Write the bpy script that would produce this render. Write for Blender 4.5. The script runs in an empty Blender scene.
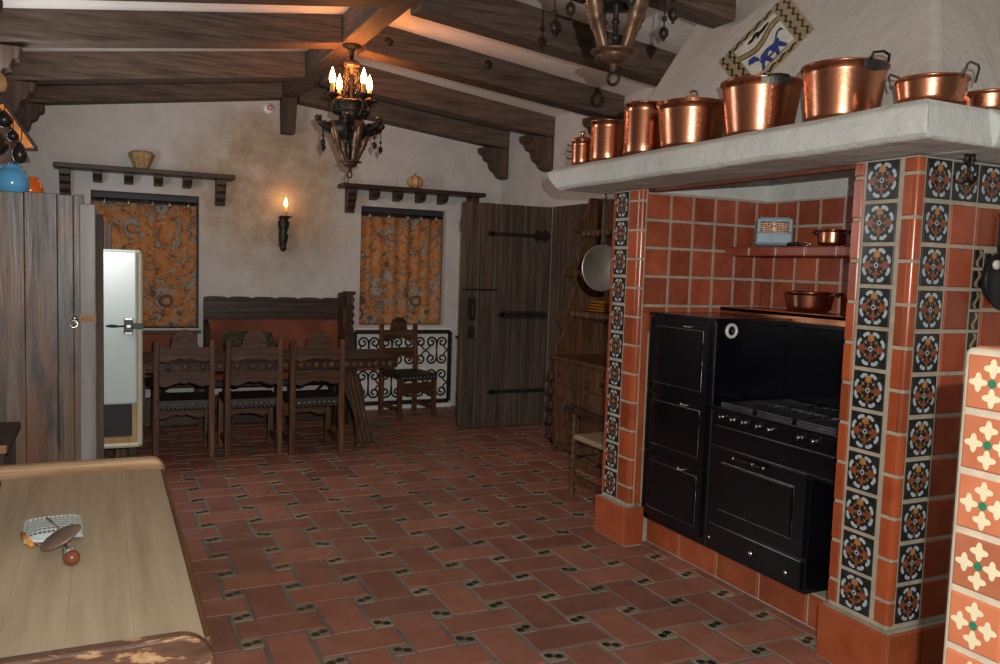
import bpy, math, random
from mathutils import Vector, Matrix
random.seed(7)
PI = math.pi
scene = bpy.context.scene
COL = scene.collection

# ------------------------------------------------------------------ materials
def new_mat(name):
    m = bpy.data.materials.new(name); m.use_nodes = True
    nt = m.node_tree
    b = nt.nodes['Principled BSDF']
    return m, nt, b

def N(nt, typ, **kw):
    n = nt.nodes.new(typ)
    for k, v in kw.items():
        if k in n.inputs.keys(): n.inputs[k].default_value = v
        else: setattr(n, k, v)
    return n

def ramp(nt, fac, stops):
    r = nt.nodes.new('ShaderNodeValToRGB')
    el = r.color_ramp.elements
    while len(el) > 1: el.remove(el[-1])
    el[0].position = stops[0][0]; el[0].color = (*stops[0][1], 1)
    for p, c in stops[1:]:
        e = el.new(p); e.color = (*c, 1)
    nt.links.new(fac, r.inputs[0])
    return r.outputs[0]

def mixc(nt, fac, a, b, mode='MIX'):
    m = nt.nodes.new('ShaderNodeMix'); m.data_type = 'RGBA'; m.blend_type = mode
    for sock, v in ((m.inputs[0], fac), (m.inputs[6], a), (m.inputs[7], b)):
        if hasattr(v, 'links'): nt.links.new(v, sock)
        elif isinstance(v, (int, float)): sock.default_value = v
        else: sock.default_value = (*v, 1)
    return m.outputs[2]

def coords(nt, scale=(1, 1, 1), gen='Object', rot=(0, 0, 0)):
    t = nt.nodes.new('ShaderNodeTexCoord'); mp = nt.nodes.new('ShaderNodeMapping')
    mp.inputs['Scale'].default_value = scale; mp.inputs['Rotation'].default_value = rot
    nt.links.new(t.outputs[gen], mp.inputs[0]); return mp.outputs[0]

def noise(nt, co, scale, detail=4, rough=.55, dist=0):
    n = N(nt, 'ShaderNodeTexNoise'); n.inputs['Scale'].default_value = scale
    n.inputs['Detail'].default_value = detail; n.inputs['Roughness'].default_value = rough
    n.inputs['Distortion'].default_value = dist
    nt.links.new(co, n.inputs['Vector']); return n.outputs['Fac']

def bump(nt, b, h, strength=.3, dist=.01):
    bp = nt.nodes.new('ShaderNodeBump'); bp.inputs['Strength'].default_value = strength
    bp.inputs['Distance'].default_value = dist
    nt.links.new(h, bp.inputs['Height']); nt.links.new(bp.outputs[0], b.inputs['Normal'])

def plain(name, col, rough=.5, metal=0, var=.15, scale=12, bmp=0, spec=.5):
    m, nt, b = new_mat(name)
    n = noise(nt, coords(nt), scale)
    lo = tuple(c * (1 - var) for c in col); hi = tuple(min(1, c * (1 + var)) for c in col)
    nt.links.new(ramp(nt, n, [(.3, lo), (.7, hi)]), b.inputs['Base Color'])
    b.inputs['Roughness'].default_value = rough; b.inputs['Metallic'].default_value = metal
    b.inputs['Specular IOR Level'].default_value = spec
    if bmp: bump(nt, b, n, bmp)
    return m

def wood(name, dark, mid, light, axis=2, rough=.6, fine=28, bmp=.35, spread=None, spec=.3):
    m, nt, b = new_mat(name)
    s = [1, 1, 1]; s[axis] = .06
    co = coords(nt, tuple(s))
    g = noise(nt, co, fine, 6, .65, .12)
    s2 = [1, 1, 1]; s2[axis] = .25
    big = noise(nt, coords(nt, tuple(s2)), 2.6, 3, .5)
    c1 = ramp(nt, g, [(.32, dark), (.55, mid), (.75, light)])
    c2 = ramp(nt, big, [(.3, spread[0] if spread else (.7, .7, .7)), (.7, spread[1] if spread else (1.15, 1.12, 1.08))])
    nt.links.new(mixc(nt, 1, c1, c2, 'MULTIPLY'), b.inputs['Base Color'])
    b.inputs['Roughness'].default_value = rough; b.inputs['Specular IOR Level'].default_value = spec
    bump(nt, b, g, bmp, .006)
    return m

def plaster(name, base, stain, amount=.5, rough=.85, bs=.35):
    m, nt, b = new_mat(name)
    co = coords(nt)
    a = noise(nt, co, .9, 5, .6, .4); f = noise(nt, co, 9, 6, .6); g = noise(nt, co, 3.2, 5, .6, .8)
    c = mixc(nt, ramp(nt, a, [(.5 - .1, (0, 0, 0)), (.72, (amount,) * 3)]), base, stain)
    c = mixc(nt, ramp(nt, g, [(.35, (.28,) * 3), (.6, (0, 0, 0))]), c, tuple(x * .72 for x in base))
    nt.links.new(c, b.inputs['Base Color'])
    b.inputs['Roughness'].default_value = rough; b.inputs['Specular IOR Level'].default_value = .25
    ad = N(nt, 'ShaderNodeMath', operation='ADD'); nt.links.new(f, ad.inputs[0]); nt.links.new(g, ad.inputs[1])
    bump(nt, b, ad.outputs[0], bs, .02)
    return m

def tile_mat(name, lo, hi, rough=.4, wear=None, bmp=.12, spec=.5):
    m, nt, b = new_mat(name)
    g = nt.nodes.new('ShaderNodeNewGeometry')
    co = coords(nt)
    n = noise(nt, co, 7, 5, .6, .3)
    c = ramp(nt, n, [(.3, lo), (.7, hi)])
    r = ramp(nt, g.outputs['Random Per Island'], [(0, (.72, .72, .72)), (1, (1.18, 1.14, 1.1))])
    c = mixc(nt, 1, c, r, 'MULTIPLY')
    if wear:
        w = noise(nt, co, 22, 4, .6)
        c = mixc(nt, ramp(nt, w, [(.55, (0, 0, 0)), (.75, (.5,) * 3)]), c, wear)
    nt.links.new(c, b.inputs['Base Color'])
    b.inputs['Roughness'].default_value = rough; b.inputs['Specular IOR Level'].default_value = spec
    bump(nt, b, n, bmp, .006)
    return m

def emit(name, col, strength):
    m, nt, b = new_mat(name)
    b.inputs['Base Color'].default_value = (*col, 1)
    b.inputs['Emission Color'].default_value = (*col, 1); b.inputs['Emission Strength'].default_value = strength
    return m

M = {}
def stained():
    m, nt, b = new_mat('stained_wall_plaster')
    co = coords(nt)
    g = nt.nodes.new('ShaderNodeNewGeometry')
    n1 = noise(nt, co, 1.1, 6, .65, .1); n2 = noise(nt, co, 4.5, 7, .68, .1); n3 = noise(nt, co, 16, 5, .6)
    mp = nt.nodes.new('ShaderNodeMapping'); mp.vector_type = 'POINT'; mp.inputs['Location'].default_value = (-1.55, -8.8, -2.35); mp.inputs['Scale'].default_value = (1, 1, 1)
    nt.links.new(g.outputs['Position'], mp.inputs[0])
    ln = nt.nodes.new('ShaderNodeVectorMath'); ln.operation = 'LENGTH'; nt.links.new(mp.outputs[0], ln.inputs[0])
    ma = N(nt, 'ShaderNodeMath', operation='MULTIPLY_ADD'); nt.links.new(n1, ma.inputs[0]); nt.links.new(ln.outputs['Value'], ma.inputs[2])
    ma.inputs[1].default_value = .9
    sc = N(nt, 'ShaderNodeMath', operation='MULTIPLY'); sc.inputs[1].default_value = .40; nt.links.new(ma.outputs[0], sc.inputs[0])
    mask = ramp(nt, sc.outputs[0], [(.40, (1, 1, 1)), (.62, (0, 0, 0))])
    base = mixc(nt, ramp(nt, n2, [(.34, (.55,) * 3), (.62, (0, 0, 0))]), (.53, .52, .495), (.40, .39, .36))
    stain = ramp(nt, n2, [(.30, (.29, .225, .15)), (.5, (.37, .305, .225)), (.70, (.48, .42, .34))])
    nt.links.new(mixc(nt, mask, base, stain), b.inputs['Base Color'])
    b.inputs['Roughness'].default_value = .85; b.inputs['Specular IOR Level'].default_value = .25
    ad = N(nt, 'ShaderNodeMath', operation='ADD'); nt.links.new(n2, ad.inputs[0]); nt.links.new(n3, ad.inputs[1])
    bump(nt, b, ad.outputs[0], .45, .02)
    return m
M['plaster'] = stained()
M['plaster_hood'] = plaster('hood_plaster', (.55, .52, .48), (.44, .37, .31), .75, bs=.7)
M['plaster_slab'] = plaster('slab_plaster', (.66, .69, .66), (.50, .51, .48), .7, bs=.7)
M['plaster_ceil'] = plaster('ceiling_plaster', (.78, .75, .70), (.66, .6, .52), .4)
M['white_paint'] = plain('white_paint', (.7, .69, .64), .6, var=.08)
M['beam_x'] = wood('beam_wood_x', (.05, .034, .025), (.115, .080, .059), (.175, .128, .098), 0, .75, 55)
M['beam_y'] = wood('beam_wood_y', (.05, .034, .025), (.115, .080, .059), (.175, .128, .098), 1, .75, 55)
M['beam_z'] = wood('beam_wood_z', (.038, .025, .018), (.085, .055, .04), (.14, .095, .07), 2, .75)
M['chair_board'] = wood('chair_boards', (.028, .012, .006), (.09, .042, .02), (.17, .085, .038), 0, .5, 40)
M['chair_wood'] = wood('chair_wood', (.035, .015, .006), (.125, .055, .023), (.235, .115, .048), 2, .45, 40)
M['dark_wood'] = wood('dark_carved_wood', (.014, .008, .006), (.045, .024, .016), (.085, .046, .03), 0, .45, 40)
M['dark_wood_z'] = wood('dark_carved_wood_z', (.014, .008, .006), (.05, .027, .017), (.1, .055, .034), 2, .45, 40)
M['dresser_wood'] = wood('dresser_wood', (.035, .016, .008), (.115, .056, .028), (.21, .11, .055), 2, .5, 40)
M['door_wood'] = wood('door_planks', (.035, .024, .018), (.085, .060, .044), (.16, .115, .085), 2, .65, 22, .5)
def aged_planks():
    m, nt, b = new_mat('cabinet_planks')
    g = noise(nt, coords(nt, (1, 1, .05)), 26, 6, .65, .4)
    st = noise(nt, coords(nt, (1, 1, .16)), 7, 4, .6, 1.2); pa = noise(nt, coords(nt, (1, 1, .4)), 3.2, 4, .6, .8)
    c = ramp(nt, g, [(.30, (.042, .030, .023)), (.5, (.11, .08, .062)), (.72, (.22, .17, .135))])
    c = mixc(nt, ramp(nt, pa, [(.47, (0, 0, 0)), (.62, (.8,) * 3)]), c, (.17, .075, .03))
    c = mixc(nt, ramp(nt, st, [(.36, (.8,) * 3), (.46, (0, 0, 0))]), c, (.028, .022, .022))
    v = N(nt, 'ShaderNodeTexVoronoi'); v.inputs['Scale'].default_value = 2.6
    nt.links.new(coords(nt, (2.2, 1, .6)), v.inputs['Vector'])
    c = mixc(nt, ramp(nt, v.outputs['Distance'], [(.05, (.7,) * 3), (.13, (0, 0, 0))]), c, (.34, .27, .19))
    nt.links.new(c, b.inputs['Base Color'])
    nt.links.new(ramp(nt, g, [(.3, (.32,) * 3), (.7, (.52,) * 3)]), b.inputs['Roughness'])
    bump(nt, b, g, .5, .006); return m
M['cab_wood'] = aged_planks()
M['post_wood'] = wood('post_wood', (.17, .15, .14), (.30, .275, .26), (.42, .39, .37), 2, .38, 9, .25, ((.62, .56, .52), (1.15, 1.15, 1.17)))
M['table_top'] = wood('scrubbed_table_top', (.37, .305, .21), (.48, .40, .285), (.56, .48, .355), 1, .5, 20, .12,
                      ((.86, .84, .82), (1.08, 1.05, .98)))
def worn():
    m, nt, b = new_mat('worn_painted_wood')
    co = coords(nt, (1, 3, 3))
    n = noise(nt, co, 13, 5, .65, .5)
    g = noise(nt, coords(nt, (.1, 1, 1)), 40, 4)
    c = ramp(nt, n, [(.36, (.06, .022, .012)), (.56, (.12, .05, .028)), (.60, (.46, .26, .12)), (.72, (.6, .4, .22))])
    nt.links.new(mixc(nt, .12, c, ramp(nt, g, [(.3, (.1, .06, .04)), (.7, (.7, .5, .34))])), b.inputs['Base Color'])
    b.inputs['Roughness'].default_value = .4; bump(nt, b, n, .4, .004); return m
M['worn'] = worn()
M['worn_inner'] = wood('worn_end_board', (.28, .15, .07), (.52, .35, .2), (.68, .5, .32), 0, .5, 26, .4)
M['floor_tile'] = tile_mat('floor_terracotta', (.245, .095, .064), (.345, .16, .115), .42, (.30, .15, .11), .25)
M['grout_floor'] = plain('floor_grout', (.17, .155, .125), .85, var=.3, scale=5, bmp=.3)
M['inset_ground'] = tile_mat('inset_ground', (.20, .185, .135), (.33, .30, .21), .35)
M['inset_black'] = plain('inset_black', (.012, .014, .010), .35)
M['inset_ochre'] = plain('inset_ochre', (.36, .2, .06), .4)
M['wall_tile'] = tile_mat('glazed_terracotta', (.27, .052, .018), (.40, .092, .035), .28, None, .1)
M['corner_tile'] = tile_mat('corner_terracotta', (.32, .062, .02), (.42, .10, .034), .22, None, .05)
M['alcove_tile'] = tile_mat('alcove_terracotta', (.29, .058, .024), (.43, .11, .055), .42, (.40, .17, .11), .15)
M['plinth_tile'] = tile_mat('plinth_terracotta', (.31, .065, .022), (.43, .11, .042), .38, None, .15)
M['grout'] = plain('wall_grout', (.42, .37, .28), .85, var=.18, scale=14, bmp=.3)
M['glz_dark'] = plain('glaze_dark', (.020, .020, .018), .22, var=.5, scale=40)
M['glz_blue'] = plain('glaze_pale_blue', (.42, .50, .55), .25, var=.25, scale=50)
M['glz_orange'] = plain('glaze_red_brown', (.25, .075, .03), .25, var=.35, scale=50)
M['glz_ochre'] = plain('glaze_ochre', (.42, .2, .055), .25, var=.3, scale=50)
M['glz_white'] = plain('glaze_white', (.72, .70, .62), .25)
M['glz_olive'] = plain('glaze_olive', (.30, .26, .13), .3, var=.3, scale=30)
M['glz_cobalt'] = plain('glaze_cobalt', (.04, .07, .26), .25, var=.3, scale=40)
M['glz_tan'] = plain('glaze_tan', (.34, .25, .13), .3, var=.25, scale=30)
M['post_tile'] = tile_mat('pier_tile', (.55, .17, .08), (.66, .24, .12), .35)
M['cream'] = plain('cream_glaze', (.85, .76, .5), .3, var=.05)
M['green_glz'] = plain('green_glaze', (.03, .22, .13), .3)
M['grout_light'] = plain('pier_grout', (.62, .55, .42), .85, var=.12, scale=20, bmp=.3)
M['black_enamel'] = plain('black_enamel', (.004, .004, .006), .2, var=.3, scale=3, spec=.4)
M['black_iron'] = plain('cast_iron', (.022, .022, .024), .35, .5, var=.4, bmp=.2)
M['iron'] = plain('wrought_iron', (.030, .024, .020), .5, .6, var=.4, scale=30, bmp=.2)
M['chrome'] = plain('chrome', (.72, .72, .72), .18, 1, var=.05)
M['steel'] = plain('tin_lined_steel', (.50, .50, .48), .38, .9, var=.25, scale=5)
M['edge_metal'] = plain('worn_metal_edge', (.32, .33, .35), .28, 1, var=.3)
def copper(name, col, r):
    m, nt, b = new_mat(name)
    n = noise(nt, coords(nt, (1, 1, .6)), 9, 5, .6, .6)
    nt.links.new(ramp(nt, n, [(.3, tuple(c * .62 for c in col)), (.6, col), (.8, tuple(min(1, c * 1.2) for c in col))]), b.inputs['Base Color'])
    nt.links.new(ramp(nt, n, [(.3, (r + .14,) * 3), (.7, (r,) * 3)]), b.inputs['Roughness'])
    b.inputs['Metallic'].default_value = 1
    v = N(nt, 'ShaderNodeTexVoronoi'); v.inputs['Scale'].default_value = 60
    nt.links.new(coords(nt), v.inputs['Vector']); bump(nt, b, v.outputs['Distance'], .08, .002)
    return m
M['copper'] = copper('hammered_copper', (.62, .26, .145), .20)
M['copper_dark'] = copper('old_copper', (.5, .2, .1), .3)
M['bronze'] = plain('brown_bronze', (.15, .085, .05), .42, .6, var=.5, scale=25, bmp=.2)
M['tin'] = plain('tinned_rim', (.10, .095, .09), .45, .8, var=.4)
M['brass'] = plain('brass', (.85, .75, .5), .35, 1)
M['leather'] = plain('red_brown_leather', (.16, .045, .022), .6, var=.35, scale=4, bmp=.2, spec=.2)
M['seat_leather'] = plain('black_leather', (.022, .017, .014), .5, var=.4, scale=16, bmp=.3)
M['stud'] = plain('nail_heads', (.5, .47, .4), .3, .9)
M['rush'] = wood('rush_seat', (.2, .15, .08), (.36, .29, .17), (.48, .4, .26), 0, .8, 60)
M['enamel'] = plain('white_enamel', (.55, .65, .63), .25, var=.04, scale=4)
M['cream_edge'] = plain('cream_enamel', (.58, .55, .40), .35, var=.12)
M['pine'] = wood('pine_lining', (.36, .22, .09), (.5, .33, .15), (.6, .42, .22), 2, .55)
M['void'] = plain('dark_parts_and_shade', (.018, .019, .022), .6)
M['blue_glaze'] = plain('blue_glaze', (.11, .40, .70), .15, var=.12, scale=4)
M['orange_glaze'] = plain('orange_glaze', (.75, .14, .012), .18, var=.2, scale=4)
M['plate_orange'] = plain('plate_glaze', (.55, .22, .035), .25)
M['basket'] = wood('basket_straw', (.16, .09, .04), (.40, .28, .13), (.55, .42, .22), 2, .7, 60)
M['gourd'] = plain('gourd', (.55, .34, .13), .5, var=.3, scale=15)
M['gourd_dark'] = plain('gourd_stripe', (.16, .08, .03), .5)
M['candle'] = plain('candle_sleeve', (.55, .32, .10), .6)
M['bulb'] = emit('lit_bulb', (1, .60, .24), 16)
M['sconce_bulb'] = emit('lit_bulb_small', (1, .60, .24), 16)
M['toaster'] = plain('toaster_enamel', (.24, .36, .42), .45, 0, var=.15, scale=8)
M['toast_wire'] = plain('heating_wire', (.42, .22, .13), .5, .4, var=.5, scale=60)
M['red_mark'] = plain('red_mark', (.45, .05, .04), .5)
M['plastic_white'] = plain('white_plastic', (.75, .72, .66), .5, var=.06)
M['dark_pot'] = plain('dark_pottery', (.02, .015, .012), .3, var=.4, scale=8)
M['copper_sheet'] = plain('copper_sheet', (.66, .22, .035), .45, .4, var=.35, scale=9, bmp=.3)
M['rim_brown'] = wood('brown_table_rim', (.09, .04, .018), (.17, .085, .04), (.3, .17, .08), 1, .45, 20)
M['lintel_red'] = plain('dark_red_brick', (.15, .045, .022), .6, var=.3)
M['grate'] = plain('polished_grate', (.16, .16, .17), .28, .9, var=.5, scale=20, bmp=.2)
M['teal'] = plain('teal_cloth', (.02, .09, .09), .8)
M['mash_brown'] = plain('brown_disc', (.25, .17, .13), .4, .3, var=.2)
M['knob_red'] = plain('varnished_ball', (.20, .06, .03), .2)
M['orange_wood'] = wood('orange_handle', (.5, .2, .03), (.66, .3, .06), (.75, .4, .1), 0, .4)
M['bare_and_lit_wood'] = wood('bare_and_lit_wood', (.26, .13, .06), (.36, .19, .09), (.44, .26, .14), 0, .6)
M['cushion'] = None
def fabric(name, cols, scale):
    m, nt, b = new_mat(name)
    co = coords(nt)
    big = noise(nt, co, scale, 3, .6, 2.2); fine = noise(nt, co, scale * 4, 3, .6, 1.5)
    v = N(nt, 'ShaderNodeTexVoronoi'); v.inputs['Scale'].default_value = scale * .8
    nt.links.new(co, v.inputs['Vector'])
    c = ramp(nt, big, [(.40, cols[2]), (.45, cols[3]), (.47, cols[1]), (.60, cols[0]), (.70, cols[2])])
    c = mixc(nt, ramp(nt, fine, [(.55, (0, 0, 0)), (.60, (.85,) * 3)]), c, cols[2])
    c = mixc(nt, ramp(nt, fine, [(.34, (.9,) * 3), (.40, (0, 0, 0))]), c, cols[3])
    c = mixc(nt, ramp(nt, v.outputs['Distance'], [(.10, (.9,) * 3), (.16, (0, 0, 0)), (.2, (0, 0, 0))]), c, cols[2])
    c = mixc(nt, ramp(nt, v.outputs['Distance'], [(.14, (0, 0, 0)), (.17, (.9,) * 3), (.23, (.9,) * 3), (.26, (0, 0, 0))]), c, cols[3])
    nt.links.new(c, b.inputs['Base Color']); b.inputs['Roughness'].default_value = .9
    b.inputs['Specular IOR Level'].default_value = .1
    return m
M['curtain'] = fabric('printed_curtain', ((.47, .20, .055), (.40, .155, .045), (.30, .27, .215), (.10, .06, .045)), 4.2)
M['cushion'] = fabric('printed_cushion', ((.010, .010, .010), (.012, .010, .010), (.13, .12, .05), (.012, .028, .022)), 30)

# ------------------------------------------------------------------ mesh builder
class MB:
    def __init__(s): s.v = []; s.f = []; s.m = []; s.mats = []; s.cur = 0; s.sm = []; s.smooth = False
    def mat(s, key):
        if key not in s.mats: s.mats.append(key)
        s.cur = s.mats.index(key); return s
    def add(s, vs, fs, smooth=None):
        o = len(s.v); s.v += [Vector(p) for p in vs]
        for f in fs:
            s.f.append([i + o for i in f]); s.m.append(s.cur); s.sm.append(s.smooth if smooth is None else smooth)
        return s
    def box(s, lo, hi):
        x0, y0, z0 = lo; x1, y1, z1 = hi
        return s.add([(x0,y0,z0),(x1,y0,z0),(x1,y1,z0),(x0,y1,z0),(x0,y0,z1),(x1,y0,z1),(x1,y1,z1),(x0,y1,z1)],
                     [(0,3,2,1),(4,5,6,7),(0,1,5,4),(1,2,6,5),(2,3,7,6),(3,0,4,7)])
    def hexa(s, p):  # 8 points: bottom 4 ccw, top 4 ccw
        return s.add(p, [(0,3,2,1),(4,5,6,7),(0,1,5,4),(1,2,6,5),(2,3,7,6),(3,0,4,7)])
    def bar(s, a, b, w, h=None, up=(0, 0, 1), w2=None, h2=None):
        a = Vector(a); b = Vector(b); h = h or w; w2 = w2 or w; h2 = h2 or h
        d = (b - a).normalized(); u = Vector(up)
        if abs(d.dot(u)) > .98: u = Vector((0, 1, 0))
        r = d.cross(u).normalized(); u = r.cross(d)
        ps = []
        for c, ww, hh in ((a, w, h), (b, w2, h2)):
            ps += [c - r*ww/2 - u*hh/2, c + r*ww/2 - u*hh/2, c + r*ww/2 + u*hh/2, c - r*ww/2 + u*hh/2]
        return s.add(ps, [(0,3,2,1),(4,5,6,7),(0,1,5,4),(1,2,6,5),(2,3,7,6),(3,0,4,7)])
    def prism(s, poly, o, u, v, n, depth):
        """2D polygon in plane (o,u,v), extruded along n"""
        o, u, v, n = Vector(o), Vector(u), Vector(v), Vector(n)
        k = len(poly)
        A = [o + u*p[0] + v*p[1] for p in poly]; B = [p + n*depth for p in A]
        fs = [tuple(range(k - 1, -1, -1)), tuple(range(k, 2 * k))]
        fs += [(i, (i + 1) % k, k + (i + 1) % k, k + i) for i in range(k)]
        return s.add(A + B, fs)
    def poly(s, poly, o, u, v):
        o, u, v = Vector(o), Vector(u), Vector(v)
        return s.add([o + u*p[0] + v*p[1] for p in poly], [tuple(range(len(poly)))])
    def tile(s, o, u, v, n, w, h, t, bev=.003):
        """bevelled tile: corner o, spans u*w, v*h, stands t out along n"""
        o, u, v, n = Vector(o), Vector(u), Vector(v), Vector(n)
        def ring(i, z): return [o + u*i + v*i + n*z, o + u*(w-i) + v*i + n*z, o + u*(w-i) + v*(h-i) + n*z, o + u*i + v*(h-i) + n*z]
        p = ring(0, 0) + ring(0, t - bev) + ring(bev, t)
        fs = [(8, 9, 10, 11)]
        for a in (0, 4):
            fs += [(a+i, a+(i+1) % 4, a+4+(i+1) % 4, a+4+i) for i in range(4)]
        return s.add(p, fs)
    def lathe(s, prof, c=(0, 0, 0), ax=(0, 0, 1), seg=24, smooth=True, scale=(1, 1), close=False):
        c = Vector(c); ax = Vector(ax).normalized()
        t = Vector((1, 0, 0)) if abs(ax.x) < .9 else Vector((0, 1, 0))
        a = (t - ax*t.dot(ax)).normalized(); b = ax.cross(a)
        vs = []; fs = []
        for r, z in prof:
            for i in range(seg):
                th = 2*PI*i/seg
                vs.append(c + ax*z + a*(r*scale[0]*math.cos(th)) + b*(r*scale[1]*math.sin(th)))
        for j in range(len(prof) - 1):
            for i in range(seg):
                fs.append((j*seg+i, j*seg+(i+1) % seg, (j+1)*seg+(i+1) % seg, (j+1)*seg+i))
        if prof[0][0] > 1e-4: fs.append(tuple(range(seg - 1, -1, -1)))
        if prof[-1][0] > 1e-4 and not close: fs.append(tuple((len(prof)-1)*seg + i for i in range(seg)))
        return s.add(vs, fs, smooth)
    def tube(s, pts, r, seg=8, closed=False, smooth=True):
        pts = [Vector(p) for p in pts]; k = len(pts)
        rs = r if isinstance(r, (list, tuple)) else [r]*k
        vs = []; fs = []; prev = None
        for i, p in enumerate(pts):
            if closed: d = pts[(i+1) % k] - pts[i-1]
            else: d = pts[min(i+1, k-1)] - pts[max(i-1, 0)]
            d.normalize()
            if prev is None:
                t = Vector((0, 0, 1)) if abs(d.z) < .9 else Vector((1, 0, 0))
                a = (t - d*t.dot(d)).normalized()
            else: a = (prev - d*prev.dot(d)).normalized()
            prev = a; b = d.cross(a)
            for j in range(seg):
                th = 2*PI*j/seg; vs.append(p + (a*math.cos(th) + b*math.sin(th))*rs[i])
        for i in range(k if closed else k - 1):
            n = (i+1) % k
            for j in range(seg): fs.append((i*seg+j, i*seg+(j+1) % seg, n*seg+(j+1) % seg, n*seg+j))
        if not closed:
            fs.append(tuple(range(seg-1, -1, -1))); fs.append(tuple((k-1)*seg+j for j in range(seg)))
        return s.add(vs, fs, smooth)
    def ball(s, c, r, seg=14, sz=1.0):
        n = seg // 2
        return s.lathe([(max(r*math.sin(PI*i/n), 0 if 0 < i < n else 1e-5), -r*sz*math.cos(PI*i/n)) for i in range(n+1)], c, seg=seg)
    def torus(s, c, R, r, ax=(0, 0, 1), seg=20, rs=8, squash=1.0, ang=None):
        ax = Vector(ax).normalized(); t = Vector((1, 0, 0)) if abs(ax.x) < .9 else Vector((0, 1, 0))
        a = (t - ax*t.dot(ax)).normalized(); b = ax.cross(a); c = Vector(c)
        a0, a1 = ang or (0, 2*PI)
        k = seg if ang is None else seg + 1
        pts = [c + a*(R*math.cos(a0 + (a1-a0)*i/seg)) + b*(R*squash*math.sin(a0 + (a1-a0)*i/seg)) for i in range(k)]
        return s.tube(pts, r, rs, closed=ang is None)
    def build(s, name, parent=None, bevel=0, seg=2, solid=0, sub=0):
        me = bpy.data.meshes.new(name)
        off = ORG.get(parent, Vector((0, 0, 0))) if parent else Vector((0, 0, 0))
        base = off
        if parent is None:   # own origin at the base centre
            xs = [p.x for p in s.v]; ys = [p.y for p in s.v]; zs = [p.z for p in s.v]
            base = Vector(((min(xs)+max(xs))/2, (min(ys)+max(ys))/2, min(zs)))
        me.from_pydata([p - base for p in s.v], [], s.f)
        for k in s.mats: me.materials.append(M[k])
        me.polygons.foreach_set('material_index', s.m)
        me.polygons.foreach_set('use_smooth', s.sm)
        me.update()
        o = bpy.data.objects.new(name, me); COL.objects.link(o)
        if parent is not None: o.parent = parent; ORG[o] = off
        else: o.location = base; ORG[o] = base
        if bevel:
            b = o.modifiers.new('bevel', 'BEVEL'); b.width = bevel; b.segments = seg; b.limit_method = 'ANGLE'; b.angle_limit = .7
        if sub:
            d = o.modifiers.new('sub', 'SUBSURF'); d.levels = sub; d.render_levels = sub
        return o
ORG = {}

def tag(o, label=None, cat=None, group=None, kind=None):
    if label: o['label'] = label
    if cat: o['category'] = cat
    if group: o['group'] = group
    if kind: o['kind'] = kind
    return o
def thing(name, loc, label, cat, group=None, kind=None):
    o = bpy.data.objects.new(name, None); COL.objects.link(o); o.location = loc
    o.empty_display_size = .1
    ORG[o] = Vector(loc)
    return tag(o, label, cat, group, kind)
def copy_tree(o, parent=None):
    c = o.copy(); COL.objects.link(c)
    if parent: c.parent = parent
    for ch in list(o.children): copy_tree(ch, c)
    return c
def X_(*a): return Vector(a)
EX, EY, EZ = Vector((1,0,0)), Vector((0,1,0)), Vector((0,0,1))

# ------------------------------------------------------------------ camera
def make_camera():
    yaw, pit, rol = .44622953, -.07714996, .03302561
    cy, sy = math.cos(yaw), math.sin(yaw)
    f = Vector((sy*math.cos(pit), cy*math.cos(pit), math.sin(pit)))
    r = Vector((cy, -sy, 0)); u = r.cross(f)
    c, s = math.cos(rol), math.sin(rol)
    r2 = r*c + u*s; u2 = -r*s + u*c
    cam = bpy.data.cameras.new('camera'); cam.sensor_width = 36; cam.lens = 830.44*36/1000
    cam.clip_start = .02
    o = bpy.data.objects.new('camera', cam); COL.objects.link(o)
    m = Matrix((r2, u2, -f)).transposed().to_4x4(); m.translation = Vector((0, 0, 1.6))
    o.matrix_world = m
    scene.camera = o
make_camera()

# ------------------------------------------------------------------ room
XL, XR, YB, YN = -.75, 4.15, 8.78, -.4
XRG0, XRG1, XC = 1.62, 1.79, 1.705
def zc(x):   # ceiling height (rafter tops)
    return 3.46 - (XC - x)*.139 if x < XC else 3.45 - (x - XC)*.125
def zb(x):   # rafter bottoms
    return 3.235 - (XC - x)*.136 if x < XC else 3.215 - (x - XC)*.112

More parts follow.
